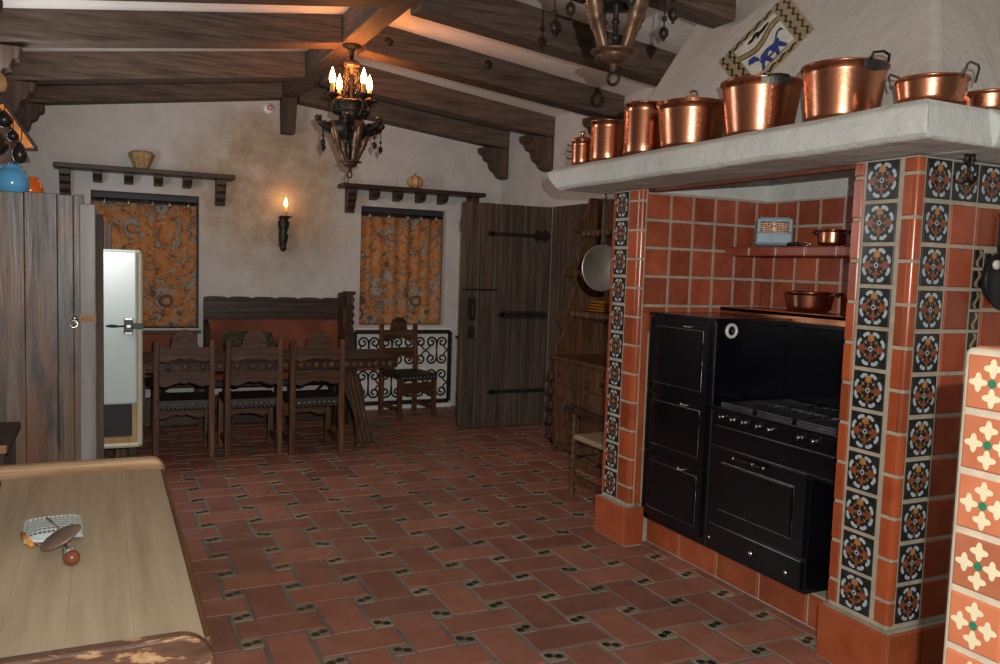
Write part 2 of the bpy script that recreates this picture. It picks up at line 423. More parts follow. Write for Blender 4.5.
# floor: rectangular terracotta tiles laid pinwheel fashion round small square insets
def build_floor():
    b = MB().mat('grout_floor')
    b.box((XL - .1, YN, -.12), (XR + .1, YB + .1, -.004))
    c, s, g = .282, .09, .018
    L, W = c + s - g, c - s - g
    ox, oy = .555, 3.46           # an inset centre
    x0 = ox - c/2; y0 = oy - c/2
    i0, i1 = int((XL - x0)/c) - 2, int((XR - x0)/c) + 2
    j0, j1 = int((YN - y0)/c) - 2, int((YB - y0)/c) + 2
    def clip(xa, xb, lo, hi): return max(xa, lo), min(xb, hi)
    for i in range(i0, i1):
        for j in range(j0, j1):
            cx, cyy = x0 + i*c, y0 + j*c
            w, h = (L, W) if (i + j) % 2 == 0 else (W, L)
            xa, xb = clip(cx - w/2, cx + w/2, XL, XR); ya, yb = clip(cyy - h/2, cyy + h/2, YN, YB)
            if xb - xa > .02 and yb - ya > .02:
                b.mat('floor_tile')
                b.tile((xa, ya, -.004), EX, EY, EZ, xb - xa, yb - ya, .004 + random.uniform(-.0008, .0008), .004)
            dx, dy = cx + c/2, cyy + c/2
            q = s - .004
            if XL < dx - q/2 and dx + q/2 < XR and YN < dy - q/2 and dy + q/2 < YB and dy > 1.2:
                b.mat('inset_ground'); b.tile((dx - q/2, dy - q/2, -.004), EX, EY, EZ, q, q, .0035, .002)
                # little black propeller motif
                a = random.choice((.5, -.45, .35)); ca, sa = math.cos(a), math.sin(a)
                k = q*.46
                def P(lst, mt, z):
                    b.mat(mt); b.poly([((x*ca - y*sa)*k, (x*sa + y*ca)*k) for x, y in lst], (dx, dy, z), EX, EY)
                P([(-.05,-.22),(.4,-.5),(.95,-.4),(1.02,.12),(.6,.5),(.05,.25)], 'inset_black', .0003)
                P([(.05,.22),(-.4,.5),(-.95,.4),(-1.02,-.12),(-.6,-.5),(-.05,-.25)], 'inset_black', .0003)
                P([(-.14,-.1),(.14,-.1),(.14,.1),(-.14,.1)], 'inset_ochre', .0006)
    o = b.build('floor')
    tag(o, 'terracotta tile floor with small black patterned square insets', 'floor', kind='structure')
build_floor()

WIN = ((-.11, .855, .90, 2.205), (2.50, 3.485, .93, 2.215))
def build_walls():
    b = MB().mat('plaster')
    T = .25
    xs = [XL - .1, WIN[0][0], WIN[0][1], WIN[1][0], WIN[1][1], XR + .1]
    top = 3.6
    b.box((xs[0], YB, -.12), (xs[1], YB + T, top)); b.box((xs[2], YB, -.12), (xs[3], YB + T, top)); b.box((xs[4], YB, -.12), (xs[5], YB + T, top))
    for w in WIN:
        b.box((w[0], YB, -.12), (w[1], YB + T, w[2])); b.box((w[0], YB, w[3]), (w[1], YB + T, top))
    tag(b.build('wall_back'), 'rough pale plaster wall with tan stains at the far end', 'wall', kind='structure')
    b = MB().mat('plaster'); b.box((XL - .2, YN, -.12), (XL, YB, 3.6))
    tag(b.build('wall_left'), 'plaster wall behind the plank cabinet', 'wall', kind='structure')
    b = MB().mat('plaster'); b.box((XR, YN, -.12), (XR + .2, YB, 3.6))
    tag(b.build('wall_right'), 'plaster wall above the open plank door', 'wall', kind='structure')
    b = MB().mat('plaster_ceil')
    for x0, x1 in ((XL - .2, XC), (XC, XR + .2)):
        b.prism([(x0, zc(x0)), (x1, zc(x1) if x1 != XC else zc(XC - 1e-6)), (x1, 3.9), (x0, 3.9)], (0, YN, 0), EX, EZ, EY, YB + .2 - YN)
    tag(b.build('ceiling'), 'pale plaster sloping ceiling between the dark rafters', 'ceiling', kind='structure')
    for k, w in enumerate(WIN):
        o = MB().mat('dark_wood_z')
        fw = .045
        y0, y1 = YB + .13, YB + .18
        o.box((w[0], y0, w[2]), (w[0] + fw, y1, w[3])); o.box((w[1] - fw, y0, w[2]), (w[1], y1, w[3]))
        o.box((w[0], y0, w[3] - .06), (w[1], y1, w[3])); o.box((w[0], y0, w[2]), (w[1], y1, w[2] + fw))
        xm = (w[0] + w[1])/2; o.box((xm - .02, y0, w[2]), (xm + .02, y1, w[3]))
        ob = o.build('window_%d' % (k + 1), bevel=.004)
        tag(ob, ('window behind the left printed curtain' if k == 0 else 'window behind the right printed curtain above the grille'), 'window', kind='structure')
        g = MB().mat('void'); g.box((w[0], YB + .19, w[2]), (w[1], YB + .2, w[3])); g.build('pane', ob)
        l = MB().mat('void'); l.box((w[0], YB + .085, w[3] - .06), (w[1], YB + .12, w[3])); l.build('recess_shadow', ob, bevel=.004)  # dark strip painted in for the shadowed top of the recess
        if k == 0:
            l = MB().mat('plaster'); l.box((w[0] - .02, YB - .02, w[2] - .035), (w[1] + .03, YB + .12, w[2])); l.build('sill', ob, bevel=.008)
build_walls()

# ridge beam, rafters and corbels
b = MB().mat('beam_y'); b.box((XRG0, YN, 3.245), (XRG1, YB - .0, 3.6))
rb = tag(b.build('ceiling_beam', bevel=.012), 'thick ridge beam running the length of the ceiling', 'beam', kind='structure')
k = MB().mat('beam_z')
k.prism([(1.622, 3.245), (1.775, 3.245), (1.755, 2.885), (1.632, 2.885)], (0, YB, 0), EX, EZ, -EY, .16)
k.build('corbel', rb, bevel=.008)
RNAMES = {8.58: 'nearest the far wall', 7.53: 'second from the far wall', 6.28: 'third from the far wall', 5.05: 'fourth from the far wall',
          3.82: 'fifth from the far wall', 2.6: 'sixth from the far wall', 1.4: 'seventh from the far wall'}
def corbel_poly(sgn, xw, z1):
    # stepped ogee profile; xw wall x, extends away by sgn
    P = [(0, 0), (.36, 0), (.355, -.05), (.335, -.075), (.30, -.085), (.285, -.12), (.27, -.145), (.235, -.155), (.215, -.17), (.205, -.215), (.185, -.25), (.15, -.27), (.125, -.285), (.11, -.315), (.07, -.345), (0, -.36)]
    return [(xw + sgn*x*(.88 if sgn < 0 else .76), z1 + z*.94) for x, z in P]
for yv, wh in RNAMES.items():
    th = .2 if yv < 8.5 else .199
    for side in ('left', 'right'):
        if side == 'left':
            dz = .012 if yv == 6.28 else 0
            pts = [(XL, zb(XL) + dz), (XRG0, zb(XRG0) + dz), (XRG0, zc(XRG0) + .04), (XL, zc(XL) + .04)]
            xw, sg = XL, 1
        else:
            if yv < 2: continue
            xe = XR if yv > 4.9 else 3.25
            pts = [(XRG1, zb(XRG1)), (xe, zb(xe)), (xe, zc(xe) + .04), (XRG1, zc(XRG1) + .04)]
            xw, sg = XR, -1
        b = MB().mat('beam_x')
        b.prism(pts, (0, yv, 0), EX, EZ, EY, th)
        o = b.build('ceiling_beam', bevel=.012)
        tag(o, 'dark %s slope rafter, %s' % (side, wh), 'beam', 'rafters on the %s slope' % side, 'structure')
        if side == 'left' or yv > 4.9:
            k = MB().mat('beam_z')
            z1 = zb(xw + sg*.2) + (.012 if side == 'left' else -.002) - .02
            k.prism(corbel_poly(sg, xw, z1), (0, yv + .01, 0), EX, EZ, EY, th - .02)
            k.build('corbel', o, bevel=.006)
        if side == 'right' and yv == 6.28:
            for bx, bz in ((1.98, 3.30), (2.82, 3.24)):
                k = MB().mat('iron'); k.lathe([(.034, 0), (.034, .006), (.02, .012), (1e-5, .014)], (bx, yv, bz), (0, -1, 0), 12)
                k.build('bolt', o)

# ------------------------------------------------------------------ range alcove and pillars
def painted(b, o, u, v, n, w, h):
    """dark glazed tile with a ring of pale strokes and a red-brown cross"""
    o, u, v, n = Vector(o), Vector(u), Vector(v), Vector(n)
    b.mat('glz_dark'); b.tile(o, u, v, n, w, h, .006, .002)
    c = o + u*w/2 + v*h/2
    def P(lst, mt, z=.0064): b.mat(mt); b.poly([(x*w, y*h) for x, y in lst], c + n*z, u, v)
    def oval(cx, cy, rx, ry, rot, mt, z=.0064, k=8):
        cr, sr = math.cos(rot), math.sin(rot)
        P([(cx + rx*math.cos(2*PI*i/k)*cr - ry*math.sin(2*PI*i/k)*sr, cy + rx*math.cos(2*PI*i/k)*sr + ry*math.sin(2*PI*i/k)*cr) for i in range(k)], mt, z)
    for k in range(8):
        a = PI/8 + k*PI/4
        oval(.405*math.cos(a), .405*math.sin(a), .066, .125, a, 'glz_blue', .0064)
        oval(.352*math.cos(a), .352*math.sin(a), .022, .06, a, 'glz_dark', .0068); oval(.25*math.cos(a), .25*math.sin(a), .035, .05, a, 'glz_orange', .0062)
    for k, (dx, dy) in enumerate(((1, 0), (-1, 0), (0, 1), (0, -1))):
        mt = 'glz_ochre' if (dx, dy) == (0, 1) else 'glz_orange'
        if dy == -1: oval(0, -.22, .05, .16, 0, mt, .0064)
        else:
            oval(dx*.30, dy*.30, .12 if dx else .11, .10, 0, mt, .0066)
            oval(dx*.15, dy*.15, .08 if dx else .045, .045 if dx else .08, 0, 'glz_orange', .0064)
    for sx in (-1, 1):
        for sy in (-1, 1): oval(sx*.17, sy*.17, .05, .025, sx*sy*PI/4, 'glz_olive', .0064)
    oval(0, 0, .075, .075, 0, 'glz_blue', .007)
    oval(0, 0, .04, .04, 0, 'glz_dark', .0074)

def rows(z0, z1, pitch=.1665, top=None):
    """list of (zlo, zhi) tile rows counted down from top"""
    r = []; z = top if top is not None else z1
    while z > z0 + .03:
        lo = max(z - pitch, z0); r.append((lo, z)); z = lo
    return r
def column(b, mt, o, u, n, w, zlist, g=.014, offset=0):
    for lo, hi in zlist:
        if hi - lo < .03: continue
        oo = Vector((o[0], o[1], lo + g/2))
        if mt == 'painted':
            if hi - lo > .12: painted(b, oo, u, EZ, n, w, hi - lo - g)
            else: b.mat('glz_dark'); b.tile(oo, u, EZ, n, w, hi - lo - g, .006, .002)
        else:
            b.mat(mt); b.tile(oo, u, EZ, n, w, hi - lo - g, .007, .004)
def quarter(b, cx, cy, r, a0, a1, zlist, g=.014, mt='corner_tile'):
    """rounded corner tiles"""
    for lo, hi in zlist:
        if hi - lo < .03: continue
        pts = [(cx + r*math.cos(a0 + (a1-a0)*i/8), cy + r*math.sin(a0 + (a1-a0)*i/8)) for i in range(9)]
        b.mat(mt)
        vs = [(x, y, lo + g/2) for x, y in pts] + [(x, y, hi - g/2) for x, y in pts] + [(cx, cy, lo + g/2), (cx, cy, hi - g/2)]
        fs = [(i, i+1, 9+i+1, 9+i) for i in range(8)] + [(18, i+1, i) for i in range(8)] + [(19, 9+i, 9+i+1) for i in range(8)]
        b.add(vs, fs[:8], True); b.add(vs, fs[8:], False)
ZT = 2.075; ZPL = .238
XF = 2.765      # body face; tiles stand out of it
NX = Vector((-1, 0, 0)); NY = Vector((0, -1, 0))

# far pillar
pl = thing('tiled_pillar', (3.2, 4.14, 0), 'tall tiled pillar between the dresser and the black stove', 'pillar', kind='thing')
b = MB().mat('grout'); b.box((XF, 3.965, ZPL - .01), (XF + .042, 4.25, ZT)); b.box((XF + .036, 4.0, ZPL - .01), (XR - .002, 4.25, ZT)); b.build('core', pl, bevel=.004)
b = MB(); ZR = rows(ZPL + .005, ZT, top=ZT); ZO = rows(ZPL + .005, ZT, top=ZT - .066)
ZO = [(ZT - .066, ZT)] + ZO
column(b, 'painted', (XF, 4.220, 0), NY, NX, .124, ZR, .018)
column(b, 'corner_tile', (XF, 4.25, 0), NY, NX, .022, ZO, .012)
quarter(b, XF + .022, 3.986, .032, PI, 1.5*PI, ZO)
column(b, 'corner_tile', (XF, 4.082, 0), NY, NX, .092, ZO, .014)
b.mat('plinth_tile'); b.tile((2.812, 3.992, ZPL), EX, EZ, NY, .05, 1.13, .010, .004)
b.build('tile_facing', pl)
b = MB().mat('grout'); b.box((2.735, 3.94, 0), (2.855, 4.265, ZPL - .012)); b.box((2.855, 3.992, 0), (XR - .002, 4.265, ZPL - .012))
b.mat('plinth_tile'); b.tile((2.735, 4.262, .008), NY, EZ, NX, .31, ZPL - .016, .012, .005)
b.tile((2.73, 3.942, .008), EX, EZ, NY, .125, ZPL - .016, .012, .005)
b.build('plinth', pl)

# near pillar
pr_ = thing('tiled_pillar', (3.4, 2.33, 0), 'wide tiled pillar with painted tile columns, nearest right end of the mantel', 'pillar', kind='thing')
YP = 2.18
b = MB().mat('grout'); b.box((XF, YP, ZPL - .01), (XR - .002, 2.475, ZT)); b.build('core', pr_, bevel=.004)
b = MB()
column(b, 'corner_tile', (XF, 2.475, 0), NY, NX, .046, ZO, .014)
column(b, 'painted', (XF, 2.413, 0), NY, NX, .148, ZR, .016)
column(b, 'corner_tile', (XF, 2.241, 0), NY, NX, .043, ZO, .014)
quarter(b, XF + .018, YP + .018, .026, PI, 1.5*PI, ZO)
# face towards the camera
column(b, 'corner_tile', (XF + .018, YP, 0), EX, NY, .012, ZO, .014)
column(b, 'painted', (2.806, YP, 0), EX, NY, .135, ZR, .018)
column(b, 'wall_tile', (2.956, YP, 0), EX, NY, .142, ZR[1:], .016)
painted(b, (2.956, YP, ZR[0][0] + .009), EX, EZ, NY, .142, .147); painted(b, (3.112, YP, ZR[0][0] + .009), EX, EZ, NY, .142, .147)
b.mat('wall_tile'); b.tile((3.112, YP, ZR[1][0] + .008), EX, EZ, NY, .15, .149, .007, .004); b.tile((3.278, YP, ZR[1][0] + .008), EX, EZ, NY, .15, .149, .007, .004)
def wavy(b, o, u, v, n, w, h, fl=1):
    """narrow border tile: black ground with tan scroll"""
    o, u, v, n = Vector(o), Vector(u), Vector(v), Vector(n)
    b.mat('glz_dark'); b.tile(o, u, v, n, w, h, .006, .002)
    c = o + u*w/2 + v*h/2 + n*.0064
    L = []; R = []
    for i in range(9):
        t = -.46 + .92*i/8; x = .22*math.sin(t*2*PI)*fl
        L.append((x - .17, t)); R.append((x + .17, t))
    b.mat('glz_tan'); b.poly([(x*w, y*h) for x, y in R] + [(x*w, y*h) for x, y in reversed(L)], c, u, v)
z = ZR[1][0]
while z > ZPL + .1:
    wavy(b, (3.112, YP, z - .078), EX, EZ, NY, .052, .07); z -= .0828
for i in range(5):
    wavy(b, (3.178 + i*.083, YP, ZR[2][1] - .07), EX, EZ, NY, .07, .05)
for lo, hi in ZR[2:]:
    for i in range(3):
        b.mat('wall_tile'); b.tile((3.178 + i*.163, YP, lo + .008 - .08), EX, EZ, NY, .147, .149, .007, .004)
b.build('tile_facing', pr_)
b = MB().mat('grout'); b.box((2.735, YP - .03, 0), (XR - .002, 2.49, ZPL - .012))
b.mat('plinth_tile'); b.tile((2.735, 2.487, .008), NY, EZ, NX, .33, ZPL - .016, .012, .005)
for i in range(6): b.tile((2.728 + i*.2, YP - .03, .008), EX, EZ, NY, .19, ZPL - .016, .012, .005)
b.build('plinth', pr_)

# alcove walls behind and beside the stove (setting)
XA = 3.71
b = MB().mat('grout'); b.box((XA, 2.475, 0), (XA + .1, 4.0, 2.06))
ylist = [(4.0, 3.895)] + [(3.885 - .1735*i, 3.885 - .1735*(i+1) + .012) for i in range(8)]
zl = [2.055, 1.90, 1.74, 1.575, 1.405, 1.24]
for ya, yb in ylist:
    for k in range(5):
        b.mat('alcove_tile'); b.tile((XA, ya, zl[k+1] + .01), NY, EZ, NX, ya - yb, zl[k] - zl[k+1] - .016, .006, .003)
b.mat('plaster_slab'); b.hexa([(XA, 2.475, 2.06), (XA + .1, 2.475, 2.06), (XA + .1, 4.0, 2.06), (XA, 4.0, 2.06), (XA + .045, 2.475, 2.214), (XA + .15, 2.475, 2.214), (XA + .15, 4.0, 2.214), (XA + .045, 4.0, 2.214)])
tag(b.build('wall_alcove_back'), 'red tiled back wall of the stove alcove', 'wall', kind='structure')
b = MB()
b.mat('plaster_slab'); b.box((2.876, 3.996, 2.066), (XA + .05, 4.0, 2.214))
xs = [2.806, 2.992, 3.153, 3.316, 3.478, 3.636, XA + .002]
b.mat('grout'); b.box((XF + .04, 3.992, .24), (XA, 4.0, 2.066))
for i in range(6):
    for k in range(5):
        b.mat('alcove_tile'); b.tile((xs[i] + .004, 3.992, zl[k+1] + .012), EX, EZ, NY, xs[i+1] - xs[i] - .014, zl[k] - zl[k+1] - .016, .006, .003)
tag(b.build('wall_alcove_side'), 'red tiled side wall of the stove alcove', 'wall', kind='structure')
# soffit lintel
b = MB().mat('lintel_red'); b.box((XF + .06, 2.475, 2.060), (XF + .10, 3.99, 2.081))
tag(b.build('tiled_lintel', bevel=.004), 'thin dark red lintel strip under the mantel above the stove', 'lintel', kind='thing')
# kerb under the stove
b = MB().mat('grout'); b.box((2.925, 2.495, 0), (3.7, 3.985, .165))
y = 3.98
for i in range(5):
    w = .30; b.mat('plinth_tile')
    b.tile((2.925, y, .01), NY, EZ, NX, min(w, y - 2.482), .145, .012, .006); y -= .315
    if y < 2.55: break
tag(b.build('tiled_kerb'), 'low red tiled kerb below the black stove', 'kerb')
# alcove shelf
b = MB().mat('grout'); b.box((3.405, 2.48, 1.727), (XA - .007, 3.983, 1.765))
b.mat('alcove_tile')
for i in range(7):
    y0 = 3.98 - i*.215; y1 = max(y0 - .205, 2.482)
    if y0 - y1 < .03: break
    b.tile((3.405, y0, 1.716), NY, EZ, NX, y0 - y1, .052, .010, .006); b.tile((3.402, y1, 1.763), EX, EY, EZ, .29, y0 - y1, .008, .004)
tag(b.build('tiled_shelf'), 'red tiled shelf in the alcove holding the blue toaster', 'shelf')
# ledge behind stove top
b = MB().mat('copper_dark'); b.box((3.385, 2.48, 1.34), (3.40, 3.985, 1.41)); b.mat('corner_tile'); b.box((3.385, 2.48, 1.385), (XA - .008, 3.985, 1.412))
tag(b.build('stove_ledge', bevel=.004), 'orange-red tiled ledge behind the stove top holding a copper pan', 'ledge')

# plaster hood with its mantel slab
hd = thing('plaster_hood', (3.4, 3.3, 2.08), 'sloping plaster chimney hood with a thick mantel slab over the stove', 'range hood')
b = MB().mat('plaster_slab')
def slab_ring(y, dz=0):
    return [(2.505, y, 2.082), (2.485, y, 2.10), (2.472, y, 2.15), (2.485, y, 2.195), (2.53, y, 2.222), (2.875, y, 2.222), (2.875, y, 2.082)]
ys = [1.93 + (4.56 - 1.93)*i/14 for i in range(15)]
vs = []
for i, y in enumerate(ys):
    t = math.sin(i*1.7)*.004
    for (x, yy, zz) in slab_ring(y):
        e = 0
        if i == 14: e = {2.082: -.10, 2.10: -.085, 2.15: -.02, 2.195: .03, 2.222: .05}[zz]
        if i == 0: e = {2.082: .02, 2.10: .01, 2.15: 0, 2.195: .01, 2.222: .045}[zz]
        vs.append((x + (t if x < 3 else 0), yy + e, zz + t*.8))
fs = [(i*7+j, i*7+(j+1) % 7, (i+1)*7+(j+1) % 7, (i+1)*7+j) for i in range(14) for j in range(7)]
fs += [tuple(range(6, -1, -1)), tuple(14*7+j for j in range(7))]
b.add(vs, fs)
b.prism([(1.95, 2.082), (1.94, 2.10), (1.93, 2.15), (1.94, 2.195), (1.975, 2.222), (2.474, 2.222), (2.474, 2.082)], (2.84, 0, 0), EY, EZ, EX, 1.308); b.box((2.84, 4.0, 2.082), (4.148, 4.45, 2.221))
b.build('mantel_slab', hd, bevel=.012, seg=3)
b = MB().mat('plaster_hood')
x0, y0a, y0b, z0 = 2.88, 2.21, 4.62, 2.215
z1 = 3.55; x1 = x0 + .5*(z1 - z0); y1a = y0a + .46*(z1 - z0); y1b = y0b - .30*(z1 - z0)
b.hexa([(x0, y0a, z0), (4.148, y0a, z0), (4.148, y0b, z0), (x0, y0b, z0), (x1, y1a, z1), (4.148, y1a, z1), (4.148, y1b, z1), (x1, y1b, z1)])
b.build('chimney_breast', hd, bevel=.03, seg=3)

# painted tile plaque set crookedly on the hood
P = [X_(3.174, 3.865, 2.808), X_(3.333, 3.519, 3.126), X_(3.182, 3.154, 2.824), X_(3.03, 3.452, 2.521)]
nrm = Vector((-1, 0, .5)).normalized()
def pq(a, c, z=0):   # a along lower edge P0->... long direction (P0->P1), c from P0 towards P3
    p = P[0] + (P[1] - P[0])*a + (P[3] - P[0])*c
    p += (P[2] - P[1] - P[3] + P[0])*a*c
    d = (p.x - (2.88 + .5*(p.z - 2.215)))
    p.x -= d
    return p + nrm*(.004 + z)
b = MB()
def quad(a0, a1, c0, c1, mt, z, t=True):
    b.mat(mt); q = [pq(a0, c0, z), pq(a0, c1, z), pq(a1, c1, z), pq(a1, c0, z)]
    b.add(q, [(0, 1, 2, 3)])
def solidq(a0, a1, c0, c1, mt, z):
    b.mat(mt)
    lo = [pq(a0, c0, -.006), pq(a0, c1, -.006), pq(a1, c1, -.006), pq(a1, c0, -.006)]
    hi = [pq(a0, c0, z), pq(a0, c1, z), pq(a1, c1, z), pq(a1, c0, z)]
    b.hexa(lo + hi)
def pblob(pts, mt, z): b.mat(mt); b.add([pq(a, c, z) for a, c in pts], [tuple(range(len(pts)))])
solidq(0, 1, 0, 1, 'grout', .001)
n = 6
def border(a0, a1, c0, c1, along_a):
    solidq(a0, a1, c0, c1, 'glz_tan', .004)
    L = []
    for i in range(7):
        t = i/6; s_ = .5 + .22*math.sin(t*2*PI)
        L.append((t, s_))
    up = []; dn = []
    for t, s_ in L:
        for lst, d in ((up, .2), (dn, -.2)):
            q = s_ + d*(.6 + .4*math.sin(t*PI))
            lst.append((a0 + (a1-a0)*t, c0 + (c1-c0)*q) if along_a else (a0 + (a1-a0)*q, c0 + (c1-c0)*t))
    pblob(up + dn[::-1], 'glz_dark', .0046)
bw = .115
for i in range(4):
    a0 = bw*1.8 + (1 - bw*3.6)*i/4; a1 = a0 + (1 - bw*3.6)/4 - .012
    border(a0, a1, .01, bw, True); border(a0, a1, 1 - bw, .99, True)
for i in range(n):
    c0 = .01 + .98*i/n; c1 = c0 + .98/n - .012
    for r in range(2):
        border(.01 + r*bw*.9, .01 + (r+1)*bw*.9 - .012, c0, c1, False)
        border(.99 - (r+1)*bw*.9 + .012, .99 - r*bw*.9, c0, c1, False)
A0, A1, C0, C1 = bw*1.8, 1 - bw*1.8 - .01, bw + .012, 1 - bw - .012
solidq(A0, A1, C0, C1, 'glz_white', .004)
def ptrans(pts): return [(A0 + (A1-A0)*x, C1 + (C0-C1)*y) for x, y in pts]   # x along, y up (towards c=0)
# wavy tan/black band over the beast
up = [(i/10, .62 + .10*math.sin(i/10*2*PI*.9 + 2.6)) for i in range(11)]
pblob(ptrans(up + [(x, y + .13) for x, y in reversed(up)]), 'glz_tan', .0048)
pblob(ptrans([(x, y + .125) for x, y in up] + [(x, y + .15) for x, y in reversed(up)]), 'glz_dark', .005)
pblob(ptrans([(x, y - .015) for x, y in up] + [(x, y + .012) for x, y in reversed(up)]), 'glz_dark', .005)
# leafy black-green scroll
for cx, cy, rx, ry in ((.38, .88, .1, .045), (.5, .92, .08, .05), (.62, .87, .12, .05), (.75, .9, .08, .04), (.52, .83, .05, .03)):
    pblob(ptrans([(cx + rx*math.cos(t*PI/5), cy + ry*math.sin(t*PI/5)) for t in range(10)]), 'glz_dark', .005)
# running blue four-legged beast, generic
for part in ([(.26,.22),(.34,.36),(.5,.40),(.66,.36),(.76,.44),(.8,.36),(.76,.22),(.62,.16),(.45,.14),(.33,.15)],
             [(.30,.36),(.24,.50),(.12,.52),(.06,.42),(.13,.36),(.22,.34),(.28,.26)],
             [(.28,.2),(.2,.02),(.27,.02),(.36,.18)], [(.36,.18),(.42,.03),(.5,.03),(.46,.18)], [(.6,.18),(.58,.03),(.66,.03),(.7,.2)], [(.7,.2),(.8,.05),(.87,.07),(.78,.28)],
             [(.76,.40),(.86,.5),(.97,.44),(.93,.56),(.82,.54),(.74,.44)]):
    pblob(ptrans(part), 'glz_cobalt', .0052)
pblob(ptrans([(.45,.2),(.55,.2),(.55,.28),(.48,.27)]), 'glz_white', .0056)
pblob(ptrans([(0,0),(1,0),(1,.03),(.5,.06),(0,.03)]), 'glz_tan', .0048)
tag(b.build('tile_plaque'), 'slanting painted tile plaque with a blue beast and black and tan border on the hood', 'tile plaque')

# ------------------------------------------------------------------ stove
st = thing('kitchen_stove', (3.12, 3.2, .16), 'large black enamel range with oven doors set in the tiled alcove', 'stove')
sx0, sx1 = 2.868, 3.38
b = MB().mat('black_enamel')
b.box((sx0, 3.40, .165), (sx1, 3.975, 1.365)); b.box((sx0 - .006, 3.39, 1.355), (sx1, 3.982, 1.375)); b.box((sx0, 3.392, .165), (sx0 + .02, 3.405, 1.365))
b.box((sx0, 2.70, .165), (sx1, 3.40, .70)); b.box((sx0, 2.56, .70), (sx1, 3.40, .90))
b.box((3.36, 2.49, .90), (sx1, 3.40, 1.355)); b.box((3.30, 2.49, 1.34), (sx1, 3.40, 1.365))
b.mat('edge_metal'); b.box((sx0 - .004, 3.392, .17), (sx0 + .002, 3.398, 1.36))
b.build('body', st, bevel=.006)
def panel(y0, y1, z0, z1, frame=.05):
    p = MB().mat('black_enamel')
    p.box((sx0 - .016, y0, z0), (sx0 + .004, y1, z1))
    p.box((sx0 - .026, y0 + frame, z0 + frame), (sx0 - .01, y1 - frame, z1 - frame))
    # thin worn bead round the field
    p.mat('edge_metal')
    a, c, d, e = y0 + frame - .006, y1 - frame + .006, z0 + frame - .006, z1 - frame + .006
    r = .0022
    p.tube([(sx0 - .017, a, d), (sx0 - .017, c, d), (sx0 - .017, c, e), (sx0 - .017, a, e)], r, 6, True)
    return p
def pull(y, z, w=.05):
    h = MB().mat('chrome')
    h.tube([(sx0 - .016, y - w/2, z), (sx0 - .036, y - w/2, z), (sx0 - .042, y, z), (sx0 - .036, y + w/2, z), (sx0 - .016, y + w/2, z)], .0045, 8)
    h.ball((sx0 - .02, y - w/2, z), .007, 8); h.ball((sx0 - .02, y + w/2, z), .007, 8)
    return h
for z0, z1 in ((.935, 1.345), (.58, .92), (.205, .565)):
    d = panel(3.43, 3.955, z0, z1).build('door', st, bevel=.005)
    pull(3.60, z1 - .028).build('handle', d)
d = panel(2.715, 3.352, .33, .715, .075).build('oven_door', st, bevel=.005)
h = MB().mat('black_iron'); h.tube([(sx0 - .04, 3.17, .69), (sx0 - .045, 2.98, .69)], .006, 8); h.mat('chrome'); h.ball((sx0 - .04, 3.17, .69), .009, 8); h.ball((sx0 - .04, 3.03, .69), .012, 8); h.ball((sx0 - .04, 2.96, .69), .009, 8); h.build('handle', d)
d = MB().mat('black_enamel'); d.box((sx0 - .014, 2.72, .175), (sx0 + .004, 3.365, .315)); d = d.build('drawer', st, bevel=.006)
for ky, kz, kr in ((3.03, .25, .014), (3.34, .235, .01), (2.80, .235, .011)):
    h = MB().mat('chrome'); h.ball((sx0 - .014 - kr*.7, ky, kz), kr, 8); h.build('knob', d)
d = MB().mat('black_enamel'); d.box((sx0 - .014, 2.57, .725), (sx0 + .004, 3.365, .825)); d.mat('edge_metal'); d.tube([(sx0 - .015, 2.57, .722), (sx0 - .015, 3.365, .722)], .002, 6); d.tube([(sx0 - .015, 2.57, .828), (sx0 - .015, 3.345, .828)], .0016, 6)
d = d.build('broiler_panel', st, bevel=.005)
for y in (3.31, 3.225, 3.145, 3.045, 2.965, 2.775, 2.69):
    h = MB().mat('chrome'); h.lathe([(.013, 0), (.013, .004), (.006, .007), (.006, .014), (.010, .018), (.008, .025), (1e-5, .027)], (sx0, y, .875), (-1, 0, 0), 12)
    h.bar((sx0 - .024, y, .863), (sx0 - .024, y, .887), .005, .007); h.build('knob', st)
b = MB().mat('black_enamel'); b.box((sx0 - .012, 2.52, .90), (3.37, 3.395, .925))
b.build('cooktop', st, bevel=.006)
for gx, gy in ((2.99, 3.23), (3.22, 3.23), (2.99, 2.97), (3.22, 2.97), (2.99, 2.71), (3.22, 2.71)):
    g = MB().mat('grate')
    for s_ in (-.1, -.05, 0, .05, .1): g.bar((gx - .105, gy + s_, .94), (gx + .105, gy + s_, .94), .012, .012)
    for s_ in (-.1, .1): g.bar((gx + s_, gy - .115, .936), (gx + s_, gy + .115, .936), .014, .02)
    g.mat('edge_metal'); g.lathe([(.05, 0), (.05, .008), (.03, .012), (1e-5, .012)], (gx, gy, .924), seg=14)
    g.build('burner_grate', st, bevel=.002)
b = MB().mat('glz_white'); b.torus((2.97, 3.396, 1.31), .032, .009, (0, 1, 0), 24, 8, 1)
b.mat('black_enamel'); b.lathe([(.03, 0), (.03, .006), (1e-5, .008)], (2.97, 3.40, 1.31), (0, -1, 0), 20)
b.mat('chrome'); b.ball((2.97, 3.391, 1.31), .005, 8)
o = b.build('dial', st); o['label'] = 'round white-rimmed dial'

